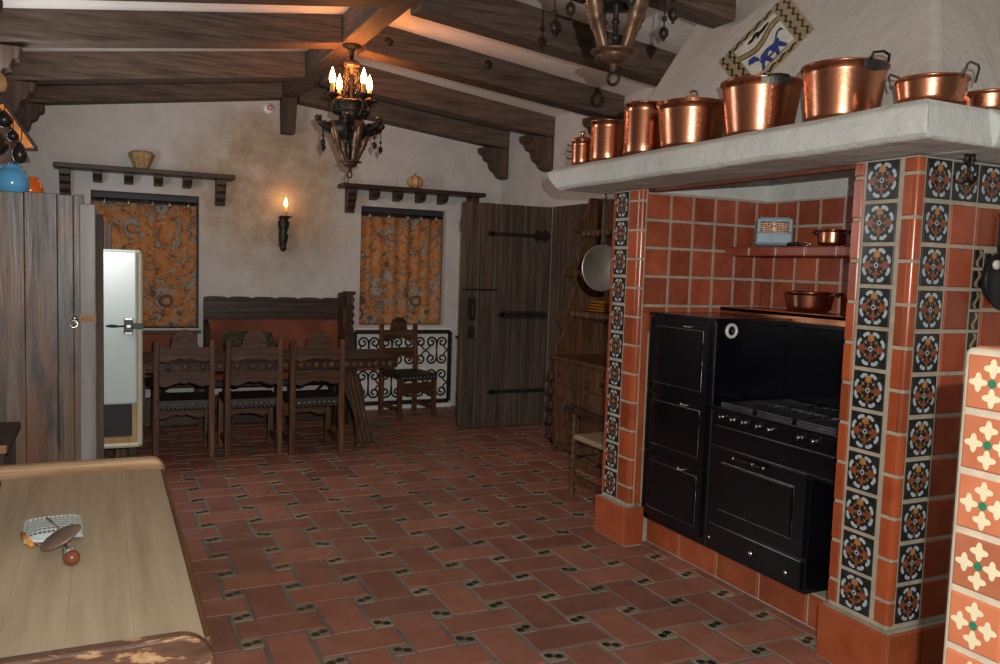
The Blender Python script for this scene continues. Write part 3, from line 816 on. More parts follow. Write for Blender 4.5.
# ------------------------------------------------------------------ copper ware
def pot(name, x, y, z, rb, rt, h, label, group=None, rim=.006, lid=None, handles=None, bands=0, mt='copper', view=None):
    """open or lidded metal vessel; rb/rt base and top radius"""
    t = thing(name, (x, y, z), label, 'pot', group)
    b = MB().mat(mt)
    w = .006
    prof = [(1e-5, .004), (rb*.9, .004), (rb*.97, .008), (rb, .022)]
    for i in range(1, 7):
        q = i/6; rr = rb + (rt - rb)*q
        prof.append((rr, .022 + (h - .022)*q))
        if bands and i < 6: prof += [(rr + .0006, .022 + (h - .022)*q + .001), (rr + .0004, .022 + (h - .022)*q + .004)]
    prof += [(rt + rim, h), (rt + rim, h + .008), (rt - .004, h + .008), (rt - .008, h - .01), (rb - .01, .03), (1e-5, .026)]
    b.lathe(prof, (x, y, z), seg=36)
    b.build('body', t)
    if lid:
        l = MB().mat(mt); l.lathe([(rt + rim, h + .008), (rt + rim + .002, h + .016), (rt*.8, h + .026), (rt*.3, h + .034), (1e-5, h + .036)], (x, y, z), seg=36)
        l = l.build('lid', t)
        k = MB().mat(mt)
        if lid == 'ring': k.torus((x, y, z + h + .062), .022, .006, (1, .6, 0), 16, 6); k.lathe([(.02, h + .03), (.012, h + .042), (1e-5, h + .044)], (x, y, z), seg=12)
        else: k.lathe([(.012, h + .03), (.01, h + .045), (.02, h + .055), (.012, h + .066), (1e-5, h + .068)], (x, y, z), seg=14)
        k.build('knob', l)
    if handles:
        kind, angs = handles
        for a in angs:
            d = Vector((math.cos(a), math.sin(a), 0)); s_ = Vector((-d.y, d.x, 0)); c = Vector((x, y, z))
            k = MB()
            if kind in ('bail_ear', 'ear'):   # tinned plate with riveted ring
                k.mat('tin'); 
                pts = [(c + d.copy()*0) for _ in range(1)]
                vs = []; 
                for i in range(9):
                    th = a + (-.38 + .76*i/8); dd = Vector((math.cos(th), math.sin(th), 0))
                    for zz, rr in ((h - .036 + .012*abs(i-4)/4, rt + .002), (h + .002, rt + rim + .003)): vs.append(c + dd*rr + EZ*zz)
                k.add(vs, [(2*i, 2*i+2, 2*i+3, 2*i+1) for i in range(8)])
                p0 = c + d*(rt + .014) + EZ*h
                k.mat('iron'); zz = .024 if kind == 'bail_ear' else .004
                k.tube([p0 - s_*.045, p0 - s_*.04 + EZ*zz + d*.008, p0 + EZ*zz*1.3 + d*.016, p0 + s_*.04 + EZ*zz + d*.008, p0 + s_*.045], .0055, 8)
            elif kind == 'wire':
                k.mat('tin'); p0 = c + d*(rt + .006) + EZ*(h - .012)
                k.tube([p0 - s_*.05, p0 - s_*.046 + EZ*.045 + d*.012, p0 - s_*.03 + EZ*.055 + d*.014, p0 + s_*.03 + EZ*.055 + d*.014, p0 + s_*.046 + EZ*.045 + d*.012, p0 + s_*.05], .0042, 8)
            elif kind == 'loop':
                k.mat('black_iron' if mt == 'copper_dark' else 'tin'); p0 = c + d*(rt + .004) + EZ*(h - .012)
                w2 = min(.05, rt*.42)
                k.tube([p0 - s_*w2, p0 - s_*w2*.9 + d*.03 + EZ*.014, p0 - s_*w2*.4 + d*.04 + EZ*.018, p0 + s_*w2*.4 + d*.04 + EZ*.018, p0 + s_*w2*.9 + d*.03 + EZ*.014, p0 + s_*w2], .0055, 8)
            elif kind == 'hooks':
                k.mat('iron')
                for q, zz in enumerate((.3, .6, .88)):
                    p0 = c + d*(rt) + EZ*(h*zz); k.tube([p0, p0 + d*.02, p0 + d*.028 + EZ*.01], .0035, 6)
                    if q < 2: k.build('hook', t); k = MB().mat('iron')
                k.build('hook', t); continue
            k.build('handle', t)
    return t
ZM = 2.2235
G1 = 'copper vessels on the mantel'
RA = lambda dx, dy: math.atan2(dy, dx)
pot('copper_canister', 2.575, 4.335, ZM, .06, .06, .135, 'smallest lidded copper canister at the far end of the mantel', G1, .002, 'knob', ('hooks', [2.5]))
pot('copper_stockpot', 2.625, 4.13, ZM, .10, .10, .225, 'short straight-sided copper stockpot, second from the far end of the mantel', G1, .003, None, ('loop', [-1.2, 1.9]))
pot('copper_stockpot', 2.63, 3.785, ZM, .104, .104, .27, 'tall straight-sided copper stockpot, third from the far end of the mantel', G1, .003, None, ('loop', [-1.2, 1.9]))
pot('copper_cauldron', 2.69, 3.455, ZM, .15, .172, .215, 'lidded wide copper pot with a ring knob on the mantel', G1, .007, 'ring', ('loop', [-1.0]))
pot('copper_cauldron', 2.70, 2.975, ZM, .144, .176, .24, 'deep flared copper cauldron just under the tile plaque', G1, .008, None, ('ear', [-1.95, 1.2]))
pot('copper_cauldron', 2.69, 2.495, ZM, .138, .160, .215, 'widest banded copper cauldron with iron ears, beside the plaque', G1, .008, None, ('bail_ear', [-1.62, 1.5]))
pot('copper_preserving_pan', 2.66, 2.07, ZM, .108, .118, .084, 'shallow copper pan with wire handle on the mantel corner', G1, .004, None, ('wire', [-1.35, 1.8]))
pot('copper_preserving_pan', 2.985, 2.07, ZM, .105, .113, .07, 'low copper pan at the frame edge on the mantel', G1, .004, None, ('loop', [2.6]))
pot('copper_pan', 3.52, 3.405, 1.4205, .115, .128, .095, 'two-handled copper pan on the ledge behind the stove', None, .003, None, ('loop', [1.2, -1.3]))
pot('copper_saucepan', 3.52, 3.275, 1.7725, .068, .07, .08, 'small copper saucepan on the alcove shelf', None, .003, None, ('loop', [1.6, -1.2]))

# toaster on the alcove shelf
tz = 1.7725
t = thing('toaster', (3.49, 3.675, tz), 'pale blue vintage toaster on the alcove shelf', 'toaster')
b = MB().mat('toaster')
prof = [(-.135, .012), (.135, .012), (.135, .07), (.122, .16), (.105, .178), (-.105, .178), (-.122, .16), (-.135, .07)]
cx, cy = 3.49, 3.675
b.prism(prof, (cx + .055, cy, tz), NY, EZ, EX, .01)
b.box((cx - .055, cy - .135, tz + .012), (cx + .06, cy + .135, tz + .022))
for s_ in (-1, 1): b.prism([(-.06, .012), (.06, .012), (.055, .165), (-.04, .165)], (cx, cy + s_*.132, tz), EX, EZ, EY*s_, -.012)
b.box((cx - .045, cy - .11, tz + .160), (cx + .06, cy + .11, tz + .176)); b.build('body', t, bevel=.008, seg=3)
d = MB().mat('toaster'); d.prism([(-.128, .02), (.128, .02), (.128, .085), (-.128, .085)], (cx - .062, cy, tz), NY, EZ, EX, .014)
d.box((cx - .06, cy - .128, tz + .085), (cx - .045, cy - .1, tz + .168)); d.box((cx - .06, cy + .1, tz + .085), (cx - .045, cy + .128, tz + .168)); d.box((cx - .058, cy - .128, tz + .148), (cx - .043, cy + .128, tz + .168)); d.build('door', t, bevel=.006)
g = MB().mat('toast_wire')
g.box((cx - .03, cy - .1, tz + .085), (cx - .028, cy + .1, tz + .15))
g.mat('chrome')
for i in range(5): g.tube([(cx - .048, cy - .1, tz + .094 + i*.0125), (cx - .048, cy + .1, tz + .094 + i*.0125)], .002, 6)
for i in range(9): g.tube([(cx - .045, cy - .09 + i*.0225, tz + .086), (cx - .045, cy - .09 + i*.0225, tz + .15)], .0015, 6)
g.build('grille', t)
TO = t
f = MB().mat('void'); f.box((cx - .05, cy - .125, tz + .0005), (cx + .05, cy + .125, tz + .014)); f.build('foot', t)
TO.scale = (.9, .76, .97); TO.location = (3.53, 3.72, tz); TO.rotation_euler = (0, 0, .86)
b = MB().mat('black_iron'); b.tube([(3.46, 3.53, tz + .012), (3.46, 3.46, tz + .013)], .011, 8); b.tube([(3.49, 3.53, tz + .01), (3.50, 3.45, tz + .01)], .009, 8)
b.mat('chrome'); b.tube([(3.46, 3.46, tz + .013), (3.465, 3.40, tz + .02), (3.47, 3.375, tz + .012)], .004, 6); b.tube([(3.46, 3.46, tz + .01), (3.48, 3.41, tz + .006), (3.47, 3.375, tz + .006)], .004, 6)
tag(b.build('tongs'), 'small black-handled tongs lying beside the toaster', 'tongs')

# iron hook under the slab and dark skillet at the frame edge
b = MB().mat('iron'); hx, hy = 2.935, 2.10
b.tube([(hx, hy, 2.083), (hx, hy, 2.02), (hx, hy + .0, 1.985)], .006, 8); b.lathe([(.02, 0), (.02, -.006), (1e-5, -.007)], (hx, hy, 2.0825), seg=10)
for a in (.2, 2.3, 4.4):
    d = Vector((math.cos(a), math.sin(a), 0))*.045
    b.tube([(hx, hy, 1.985), (hx + d.x*.6, hy + d.y*.6, 1.975), (hx + d.x, hy + d.y, 1.985), (hx + d.x*1.05, hy + d.y*1.05, 2.005)], .0045, 6)
b.tube([(hx - .02, hy, 2.082), (hx - .03, hy, 2.06), (hx - .012, hy, 2.045)], .004, 6); b.tube([(hx + .02, hy, 2.082), (hx + .03, hy, 2.06), (hx + .012, hy, 2.045)], .004, 6)
tag(b.build('iron_hook'), 'small wrought iron pot hook under the mantel slab', 'hook')
t = thing('iron_skillet', (3.26, 2.14, 1.7), 'black iron skillet hanging on the near pillar at the frame edge', 'skillet')
b = MB().mat('black_iron'); b.lathe([(1e-5, 0), (.10, 0), (.125, -.04), (.118, -.04), (.095, -.006), (1e-5, -.006)], (3.235, 2.16, 1.62), (0, 1, 0), 28); b.build('body', t)
b = MB().mat('black_iron'); b.bar((3.235, 2.155, 1.73), (3.235, 2.155, 1.86), .026, .01, (0, 1, 0)); b.torus((3.235, 2.155, 1.875), .016, .005, (0, 1, 0), 14, 6); b.build('handle', t)
b = MB().mat('glz_white'); b.lathe([(.02, 0), (.018, -.01), (1e-5, -.012)], (3.15, 2.113, 1.675), (0, 1, 0), 14); b.build('knob', t)  # white spot painted in as the glint on the black iron

# long steel frying pan hanging left of the far pillar
t = thing('hanging_pan', (2.815, 4.435, 1.62), 'round steel pan with a long handle hanging beside the far pillar', 'pan')
b = MB().mat('steel'); b.lathe([(1e-5, .03), (.11, .03), (.137, 0), (.146, -.002), (.146, .004), (.118, .038), (1e-5, .038)], (2.815, 4.435, 1.62), (0, 1, 0), 40); b.build('body', t)
b = MB().mat('edge_metal'); b.bar((2.818, 4.435, 1.78), (2.818, 4.435, 2.05), .02, .006, (0, 1, 0)); b.torus((2.818, 4.435, 2.063), .014, .004, (0, 1, 0), 12, 6); b.build('handle', t)
b = MB().mat('iron'); b.tube([(2.818, 4.435, 2.0825), (2.818, 4.43, 2.06), (2.818, 4.42, 2.05), (2.818, 4.415, 2.062)], .003, 6); b.build('hook', t)

# foreground tiled pier
t = thing('tiled_pier', (1.9, .5, 0), 'low foreground pier faced with orange tiles bearing cream flowers', 'pier')
zt = 1.484; xp = 1.415; yf = 1.002
b = MB().mat('grout_light'); b.box((xp + .006, .42, 0), (2.3, yf, zt)); b.build('core', t, bevel=.014, seg=4)
b = MB()
r = 0; z = zt - .012
while z > .05:
    for i in range(5):
        y0 = yf - .016 - i*.108
        b.mat('post_tile'); b.tile((xp + .008, y0, z - .096), NY, EZ, NX, .098, .096, .009, .003)
        c = Vector((xp - .0014, y0 - .049, z - .048))
        for k in range(4):
            a = PI/4*0 + k*PI/2 + .0
            ca, sa = math.cos(a), math.sin(a)
            pet = []
            for q in range(32):
                th_ = 2*PI*q/32; rr = .0135 + .0042*math.cos(4*th_)
                pet.append((.0265 + rr*math.cos(th_), rr*math.sin(th_)))
            b.mat('cream'); b.poly([((x*ca - y*sa), (x*sa + y*ca)) for x, y in pet], c, NY, EZ)
        b.mat('green_glz'); b.poly([(.008*math.cos(q*PI/6), .008*math.sin(q*PI/6)) for q in range(12)], c + NX*.0006, NY, EZ)
    z -= .110
b.build('tile_facing', t)
b = MB().mat('post_tile')
for i in range(4):
    b.tile((xp + .02 + i*.108, yf - .112, zt - .003), EX, EY, EZ, .098, .096, .006, .003)
b.build('top_tiles', t)

# ------------------------------------------------------------------ far wall furniture
# shelves over the windows
def win_shelf(x0, x1, zt, brk, label):
    t = thing('wall_shelf', ((x0 + x1)/2, YB - .12, zt - .05), label, 'shelf')
    b = MB().mat('dark_wood'); b.box((x0, YB - .24, zt - .045), (x1, YB, zt)); b.build('board', t, bevel=.006)
    n = len(brk)
    for i, x in enumerate(brk):
        k = MB().mat('dark_wood_z')
        if i in (0, n - 1):
            k.prism([(0, 0), (.18, 0), (.18, -.05), (.15, -.07), (.155, -.11), (.12, -.14), (.125, -.18), (.08, -.21), (.07, -.25), (0, -.25)], (x - .045, YB, zt - .045), -EY, EZ, EX, .09)
            k.build('bracket', t, bevel=.004)
        else:
            k.prism([(0, 0), (.17, 0), (.17, -.03), (.13, -.08), (0, -.1)], (x - .04, YB, zt - .045), -EY, EZ, EX, .08); k.build('block', t, bevel=.004)
    return t
win_shelf(-.41, 1.165, 2.418, (-.32, -.05, .215, .475, .735, 1.045), 'dark bracketed shelf over the left curtained window')
win_shelf(2.235, 3.86, 2.425, (2.36, 2.62, 2.88, 3.14, 3.40, 3.76), 'dark bracketed shelf over the right curtained window')
# basket vase and gourd
t = thing('fluted_vase', (.325, YB - .12, 2.418), 'small straw-coloured fluted vase on the left window shelf', 'vase')
b = MB().mat('basket'); seg = 32; prof = [(.055, 0), (.062, .012), (.085, .07), (.108, .125), (.112, .135), (.085, .165), (.07, .168), (.07, .15), (.04, .05)]
vs = []; 
for r_, z_ in prof:
    for i in range(seg): 
        th = 2*PI*i/seg; rr = r_*(1 + .09*math.cos(8*th)); vs.append((.325 + rr*math.cos(th), YB - .12 + rr*math.sin(th), 2.4185 + z_))
b.add(vs, [(j*seg+i, j*seg+(i+1) % seg, (j+1)*seg+(i+1) % seg, (j+1)*seg+i) for j in range(len(prof)-1) for i in range(seg)] + [tuple(range(seg-1, -1, -1))], True)
b.build('body', t)
t = thing('striped_gourd', (3.06, YB - .12, 2.425), 'small round striped gourd on the right window shelf', 'gourd')
b = MB(); seg = 40
for j in range(12):
    for i in range(seg): pass
vs = []; n = 12
for j in range(n + 1):
    ph = PI*j/n
    for i in range(seg):
        th = 2*PI*i/seg; rr = .085*math.sin(ph)*(1 + .06*abs(math.cos(4*th))) + 1e-4
        vs.append((3.06 + rr*math.cos(th), YB - .12 + rr*math.sin(th), 2.4255 + .074 - .074*math.cos(ph)))
b.mat('gourd')
b.add(vs, [(j*seg+i, j*seg+(i+1) % seg, (j+1)*seg+(i+1) % seg, (j+1)*seg+i) for j in range(n) for i in range(seg) if i % 5], True)
b.mat('gourd_dark')
b.add(vs, [(j*seg+i, j*seg+(i+1) % seg, (j+1)*seg+(i+1) % seg, (j+1)*seg+i) for j in range(n) for i in range(seg) if i % 5 == 0], True)
b.build('body', t); b = MB().mat('gourd_dark'); b.tube([(3.06, YB - .12, 2.568), (3.062, YB - .12, 2.59), (3.07, YB - .12, 2.60)], [.01, .006, .005], 8); b.build('stem', t)

# curtains
def curtain(w, label, gi):
    x0, x1, z0, z1 = w
    t = thing('curtain', ((x0 + x1)/2, YB + .075, z0 + .005), label, 'curtain')
    b = MB().mat('curtain'); nx = 80; zz = [z0 + .006, z0 + .04, z0 + .4, z0 + .8, z1 - .1]
    vs = []
    for z in zz:
        for i in range(nx + 1):
            u = i/nx; x = x0 + .012 + (x1 - x0 - .024)*u
            k = .35 + .65*(z - z0)/(z1 - z0)
            y = YB + .08 + .016*k*math.sin(u*2*PI*7 + .6*math.sin(u*9)) + .008*math.sin(u*31)*k
            vs.append((x, y, z))
    b.add(vs, [(j*(nx+1)+i, j*(nx+1)+i+1, (j+1)*(nx+1)+i+1, (j+1)*(nx+1)+i) for j in range(len(zz)-1) for i in range(nx)], True)
    o = b.build('cloth', t); md = o.modifiers.new('solid', 'SOLIDIFY'); md.thickness = .003
    r = MB().mat('iron'); r.tube([(x0 + .003, YB + .08, z1 - .075), (x1 - .003, YB + .08, z1 - .075)], .008, 8); r.build('rod', t)
    for u in (.12, .34, .56, .72, .9):
        k = MB().mat('brass'); xx = x0 + (x1 - x0)*u
        k.torus((xx, YB + .08, z1 - .085), .02, .0045, (1, .1, 0), 14, 6); k.ball((xx, YB + .055, z1 - .1), .017, 8); k.build('ring', t)
curtain(WIN[0], 'orange and grey printed curtain in the left window, partly behind the white refrigerator', 0)
curtain(WIN[1], 'orange and grey printed curtain in the right window above the iron grille', 0)

# wall sconce
t = thing('wall_sconce', (1.67, YB, 1.68), 'small iron candle sconce glowing between the windows', 'wall lamp')
sx, sy = 1.67, YB - .10
b = MB().mat('iron'); b.lathe([(1e-5, 0), (.02, .01), (.035, .03), (.025, .06), (.04, .10), (.05, .16), (.035, .2), (.055, .26), (.06, .30), (.04, .33), (.06, .345), (.06, .35)], (sx - .01, sy, 1.69), seg=14)
b.box((sx - .04, YB - .02, 1.74), (sx + .03, YB, 2.02)); b.bar((sx - .01, YB - .01, 1.93), (sx - .01, sy, 1.93), .03); b.tube([(sx - .01, YB - .01, 1.78), (sx - .01, sy, 1.75)], .012, 8); b.build('bracket', t)
b = MB().mat('iron'); b.lathe([(.02, 0), (.06, .006), (.068, .016), (.06, .014), (.02, .012)], (sx + .01, sy, 2.038), seg=18); b.build('drip_pan', t)
b = MB().mat('candle'); b.lathe([(.016, 0), (.016, .1), (1e-5, .101)], (sx + .01, sy, 2.05), seg=12); b.build('candle', t)
def flame(b, c, s=1.0):
    b.lathe([(.010*s, 0), (.017*s, .018*s), (.020*s, .032*s), (.017*s, .052*s), (.010*s, .075*s), (.003*s, .095*s), (1e-5, .102*s)], c, seg=14)
b = MB().mat('sconce_bulb'); flame(b, (sx + .01, sy, 2.15), .95); b.build('bulb', t)

# smoke detector
b = MB().mat('plastic_white'); b.lathe([(.052, 0), (.052, .018), (.042, .030), (1e-5, .034)], (1.512, YB, 3.13), (0, -1, 0), 28)
b.mat('red_mark'); b.torus((1.522, YB - .034, 3.14), .022, .006, (0, -1, 0), 16, 6); b.bar((1.495, YB - .034, 3.115), (1.53, YB - .034, 3.15), .008, .006)
tag(b.build('smoke_detector'), 'round white disc with a red mark under the rafters', 'smoke detector')

# iron grille in front of the white recess below the right window
t = thing('iron_grille', (3.0, YB - .05, 0), 'black scrolled iron grille under the right window', 'grille')
gx0, gx1, gz0, gz1 = 2.445, 3.55, .07, .857
b = MB().mat('iron')
gy = YB - .045
for a, c in (((gx0, gz0), (gx1, gz0)), ((gx0, gz1), (gx1, gz1)), ((gx0, gz0), (gx0, gz1)), ((gx1, gz0), (gx1, gz1))): b.bar((a[0], gy, a[1]), (c[0], gy, c[1]), .045, .02, (0, 1, 0))
b.build('frame', t)
nx_, nz_ = 8, 4
cw, ch = (gx1 - gx0 - .05)/nx_, (gz1 - gz0 - .05)/nz_
sc = MB().mat('iron')
def spiral(c, r, sgn, flip):
    pts = []
    for i in range(22):
        a = i/21*2.6*PI; rr = r*(1 - .75*i/21)
        pts.append((c[0] + sgn*rr*math.cos(a)*-1, gy, c[1] + flip*rr*math.sin(a)))
    return pts
for i in range(nx_):
    for j in range(nz_):
        cx = gx0 + .025 + cw*(i + .5); cz = gz0 + .025 + ch*(j + .5)
        sg = 1 if i % 2 else -1; fl = 1 if (j % 2) else -1; kx = .98*cw/2
        sc.tube(spiral((cx, cz), min(cw, ch)*.47, sg, fl), .0115, 5); sc.tube([(cx + sg*cw*.1, gy, cz - fl*ch*.2), (cx + sg*cw*.3, gy, cz - fl*ch*.42), (cx + sg*cw*.5, gy, cz - fl*ch*.46)], .0095, 5)
        sc.tube([(cx - sg*min(cw, ch)*.46, gy, cz), (cx - sg*cw*.48, gy, cz - fl*ch*.3), (cx - sg*cw*.5, gy, cz - fl*ch*.5)], .0085, 5)
sc.build('scrollwork', t)
k = MB().mat('white_paint'); k.box((gx0 - .02, YB - .012, .0), (gx1 + .03, YB - .001, .9)); k.box((gx0 - .02, YB - .06, 0), (gx1 + .03, YB - .012, .045)); k.build('backing', t, bevel=.004)

# settle against the far wall
t = thing('settle', (1.62, 8.45, 0), 'carved dark settle with a scalloped crest and red leather back', 'bench')
x0, x1 = .885, 2.275
b = MB().mat('dark_wood')
top = []
n = 42
for i in range(n + 1):
    x = x0 + (x1 - x0)*i/n
    top.append((x, 1.213 + .014*abs(math.sin(i*PI/3.5)) + (.008 if i % 7 in (3, 4) else 0)))
b.prism([(x0, 1.02)] + [(x1, 1.02)] + list(reversed(top)), (0, 8.66, 0), EX, EZ, -EY, .05)
for z_ in (1.06, 1.185): b.box((x0 + .02, 8.604, z_), (x1 - .02, 8.62, z_ + .014))
b.box((x0, 8.60, 1.005), (x1, 8.64, 1.03)); b.build('crest_rail', t, bevel=.004)
b = MB().mat('leather'); b.box((x0 + .04, 8.62, .50), (x1 - .04, 8.655, 1.01)); b.build('back_panel', t, bevel=.008)
b = MB().mat('leather'); b.box((x0 + .04, 8.2, .44), (x1 - .04, 8.63, .5)); b.mat('dark_wood'); b.box((x0, 8.17, .38), (x1, 8.63, .44)); b.build('seat', t, bevel=.01)
b = MB().mat('dark_wood'); b.box((x0 + .05, 8.2, .03), (x1 - .05, 8.225, .30)); b.build('added_front_board', t, bevel=.004)  # board added to darken the space under the seat
for xe in (x0, x1 - .05):
    b = MB().mat('dark_wood_z')
    if xe > x0:   # tall carved end standard
        pts = [(8.14, 0), (8.2, 0), (8.2, .3), (8.6, .3), (8.6, 0), (8.66, 0), (8.66, 1.27), (8.58, 1.29), (8.5, 1.18), (8.42, 1.12), (8.4, .98), (8.36, .9), (8.3, .86), (8.26, .74), (8.2, .7), (8.14, .62)]
    else:
        pts = [(8.14, 0), (8.2, 0), (8.2, .3), (8.6, .3), (8.6, 0), (8.66, 0), (8.66, 1.0), (8.5, .9), (8.36, .72), (8.2, .7), (8.14, .62)]
    b.prism(pts, (xe, 0, 0), EY, EZ, EX, .05); b.build('end_panel', t, bevel=.006)
b = MB().mat('dark_wood_z')
pts = [(2.285, .45)]
for i in range(10): pts += [(2.375, .47 + i*.08), (2.385, .495 + i*.08), (2.362, .535 + i*.08)]
pts += [(2.395, 1.275), (2.395, 1.30), (2.28, 1.30), (2.28, 1.25), (2.295, 1.24)]
b.prism(pts, (0, 8.54, 0), EX, EZ, EY, .12)
for i in range(9): b.prism([(2.30, .515 + i*.08), (2.36, .495 + i*.08), (2.36, .52 + i*.08), (2.30, .54 + i*.08)], (0, 8.54, 0), EX, EZ, -EY, .012)
b.build('carved_post', t, bevel=.005)
# cushion
b = MB().mat('cushion'); vs = []; n = 10
for s_ in (-1, 1):
    for i in range(n + 1):
        for j in range(n + 1):
            u, v = i/n*2 - 1, j/n*2 - 1
            th = .055*(1 - u**4)*(1 - v**4) + .002
            vs.append((1.30 + .25*u*(1 - .06*v*v), 8.50 + .05*(v) + s_*th, .505 + .19 + .19*v*(1 - .06*u*u)))
fs = []
for k in range(2):
    for i in range(n):
        for j in range(n):
            q = [k*(n+1)**2 + i*(n+1) + j, k*(n+1)**2 + (i+1)*(n+1) + j, k*(n+1)**2 + (i+1)*(n+1) + j + 1, k*(n+1)**2 + i*(n+1) + j + 1]
            fs.append(tuple(q if k == 0 else q[::-1]))
b.add(vs, fs, True)
tag(b.build('cushion'), 'dark floral cushion leaning on the settle back behind the middle chair', 'cushion')
# low settle left of it
t = thing('settle', (.36, 8.5, 0), 'low red-backed bench under the left window', 'bench')
b = MB().mat('leather'); b.box((-.08, 8.62, .45), (.83, 8.66, .87)); b.build('back_panel', t, bevel=.01)
b = MB().mat('dark_wood'); b.box((-.12, 8.60, .86), (.86, 8.68, .885)); b.box((-.12, 8.2, .39), (.86, 8.66, .44)); b.box((-.10, 8.21, .03), (.84, 8.23, .30)); b.build('frame', t, bevel=.005)  # lowest board added to keep the space below the seat dark
for x in (-.12, .8):
    for y in (8.2, 8.61): b = MB().mat('dark_wood_z'); b.box((x, y, 0), (x + .055, y + .055, .39)); b.build('leg', t, bevel=.004)

# refectory table
tx0, tx1, ty0, ty1 = .07, 2.385, 7.06, 7.80
t = thing('refectory_table', (1.2, 7.43, 0), 'long dark refectory table with a carved medallion frieze behind the chairs', 'table')
b = MB().mat('dark_wood'); b.box((tx0, ty0, .752), (tx1, ty1, .772)); b.build('tabletop', t, bevel=.008)
b = MB().mat('dark_wood'); b.box((tx0 + .012, ty0 + .008, .680), (tx1 - .012, ty1 - .008, .7525))
x = tx0 + .06; i = 0
while x < tx1 - .04:
    b.mat('chair_wood')
    if i % 2: b.lathe([(.026, 0), (.026, .006), (.014, .012), (1e-5, .012)], (x, ty0 + .008, .716), (0, -1, 0), 10)
    else: b.prism([(-.024, 0), (0, -.026), (.024, 0), (0, .026)], (x, ty0 + .008, .716), EX, EZ, -EY, .008)
    x += .066; i += 1
for k in range(11): b.lathe([(.026, 0), (.026, .006), (1e-5, .01)], (tx1 - .012, ty0 + .06 + k*.062, .716), (1, 0, 0), 10)
b.build('frieze', t, bevel=.002)
def lyre(x, ya, yb, xo):
    """one S-curved carved trestle leg"""
    b = MB().mat('dark_wood_z')
    pts = [(.66, 0, .10), (.56, .02, .14), (.46, .0, .17), (.36, -.01, .13), (.26, .01, .10), (.17, .05, .12), (.10, .09, .15), (.035, .13, .15)]
    vs = []; k = len(pts)
    for z_, f, w in pts:
        s_ = (.66 - z_)/.66
        xx = x + xo*s_; yy = ya + (yb - ya)*s_
        d = 1 if yb > ya else -1
        for dx, dy in ((-w/2, -.03), (w/2, -.03), (w/2, .03), (-w/2, .03)): vs.append((xx + dx, yy + dy, z_))
    fs = [(i*4+j, (i+1)*4+j, (i+1)*4+(j+1) % 4, i*4+(j+1) % 4) for i in range(k-1) for j in range(4)] + [(0, 1, 2, 3), tuple((k-1)*4 + j for j in (3, 2, 1, 0))]
    b.add(vs, fs)
    for s_ in (-.035, 0, .035):
        b.mat('chair_wood'); b.tube([(x + s_ + xo*(.66 - z_)/.66, (ya + (yb - ya)*(.66 - z_)/.66) - .032, z_) for z_, f, w in pts], .010, 6)
    b.mat('chair_wood'); b.box((x + xo - .095, yb - .045, 0), (x + xo + .095, yb + .045, .035))
    return b
for xx in (.24, 1.97):
    xo = .10 if xx > 1 else -.1
    for ya, yb in ((7.2, 6.985), (7.66, 7.85)):
        lyre(xx, ya, yb, xo).build('leg', t, bevel=.004)
    b = MB().mat('dark_wood'); b.box((xx - .06, 7.15, .62), (xx + .06, 7.71, .680)); b.build('bearer', t, bevel=.004)
b = MB().mat('iron'); b.tube([(.22, 7.43, .62), (.7, 7.43, .3), (1.2, 7.43, .26), (1.6, 7.43, .3), (1.91, 7.43, .62)], .014, 8); b.build('stretcher', t)

# chairs
CG = 'carved dining chairs round the refectory table'
def make_chair(label):
    t = thing('dining_chair', (0, 0, 0), label, 'chair', CG)
    w = .205
    for s_ in (-1, 1):
        b = MB().mat('chair_wood'); b.bar((s_*w, -.205, 0), (s_*w, -.20, .45), .046, .046, (0, 1, 0)); b.bar((s_*w, -.20, .45), (s_*w, -.225, .955), .046, .046, (0, 1, 0), .04, .04)
        b.build('leg', t, bevel=.004)
        b = MB().mat('chair_wood'); b.box((s_*w - .021, .185, 0), (s_*w + .021, .227, .43)); b.build('leg', t, bevel=.004)
        b = MB().mat('chair_wood'); b.box((s_*w - .012, -.19, .085), (s_*w + .012, .19, .125)); b.build('stretcher', t, bevel=.003)
    b = MB().mat('seat_leather'); b.box((-.222, -.19, .425), (.222, .235, .468))
    for q in range(12): b.box((-.2 + q*.0345, -.204, .395), (-.175 + q*.0345, -.188, .43))
    b.box((-.222, -.20, .408), (.222, -.185, .47)); b.box((-.222, .228, .408), (.222, .238, .47))
    b.mat('stud')
    for q in range(10):
        for y, d in ((-.2, -1), (.238, 1)): b.lathe([(.009, 0), (.007, .005), (1e-5, .007)], (-.19 + q*.0422, y, .432), (0, d, 0), 8)
    b.build('seat', t, bevel=.004)
    def scal(z0, z1, n=9, arch=None):
        low = []
        for i in range(25):
            x = -.185 + .37*i/24; u = abs(x)/.185
            low.append((x, z0 + (.022 if .1 < u < .24 else 0) + (.012 if u < .1 else 0) + (.016*math.sin(u*PI*2) if u > .24 else 0)))
        if arch:
            up = [(.185, z1), (.105, z1), (.10, z1 + .02)]
            up += [(.094*math.cos(PI*i/12), z1 + .045 + (arch - .045)*math.sin(PI*i/12)) for i in range(13)]
            up += [(-.10, z1 + .02), (-.105, z1), (-.185, z1)]
        else: up = [(.185, z1), (-.185, z1)]
        return low + up
    b = MB().mat('chair_board'); b.prism(scal(.79, .895, arch=.14), (0, -.235, 0), EX, EZ, EY, .024)
    for q in range(8):
        a = PI*(.5 + q)/8; b.bar((.03*math.cos(a), -.236, .94 + .03*math.sin(a)), (.08*math.cos(a), -.236, .94 + .07*math.sin(a)), .007, .006)
    b.build('crest_rail', t, bevel=.003)
    b = MB().mat('chair_board'); b.prism(scal(.595, .705), (0, -.228, 0), EX, EZ, EY, .022); b.build('back_slat', t, bevel=.003)
    b = MB().mat('chair_board'); b.prism(scal(.265, .375), (0, .196, 0), EX, EZ, EY, .022); b.build('apron', t, bevel=.003)
    return t
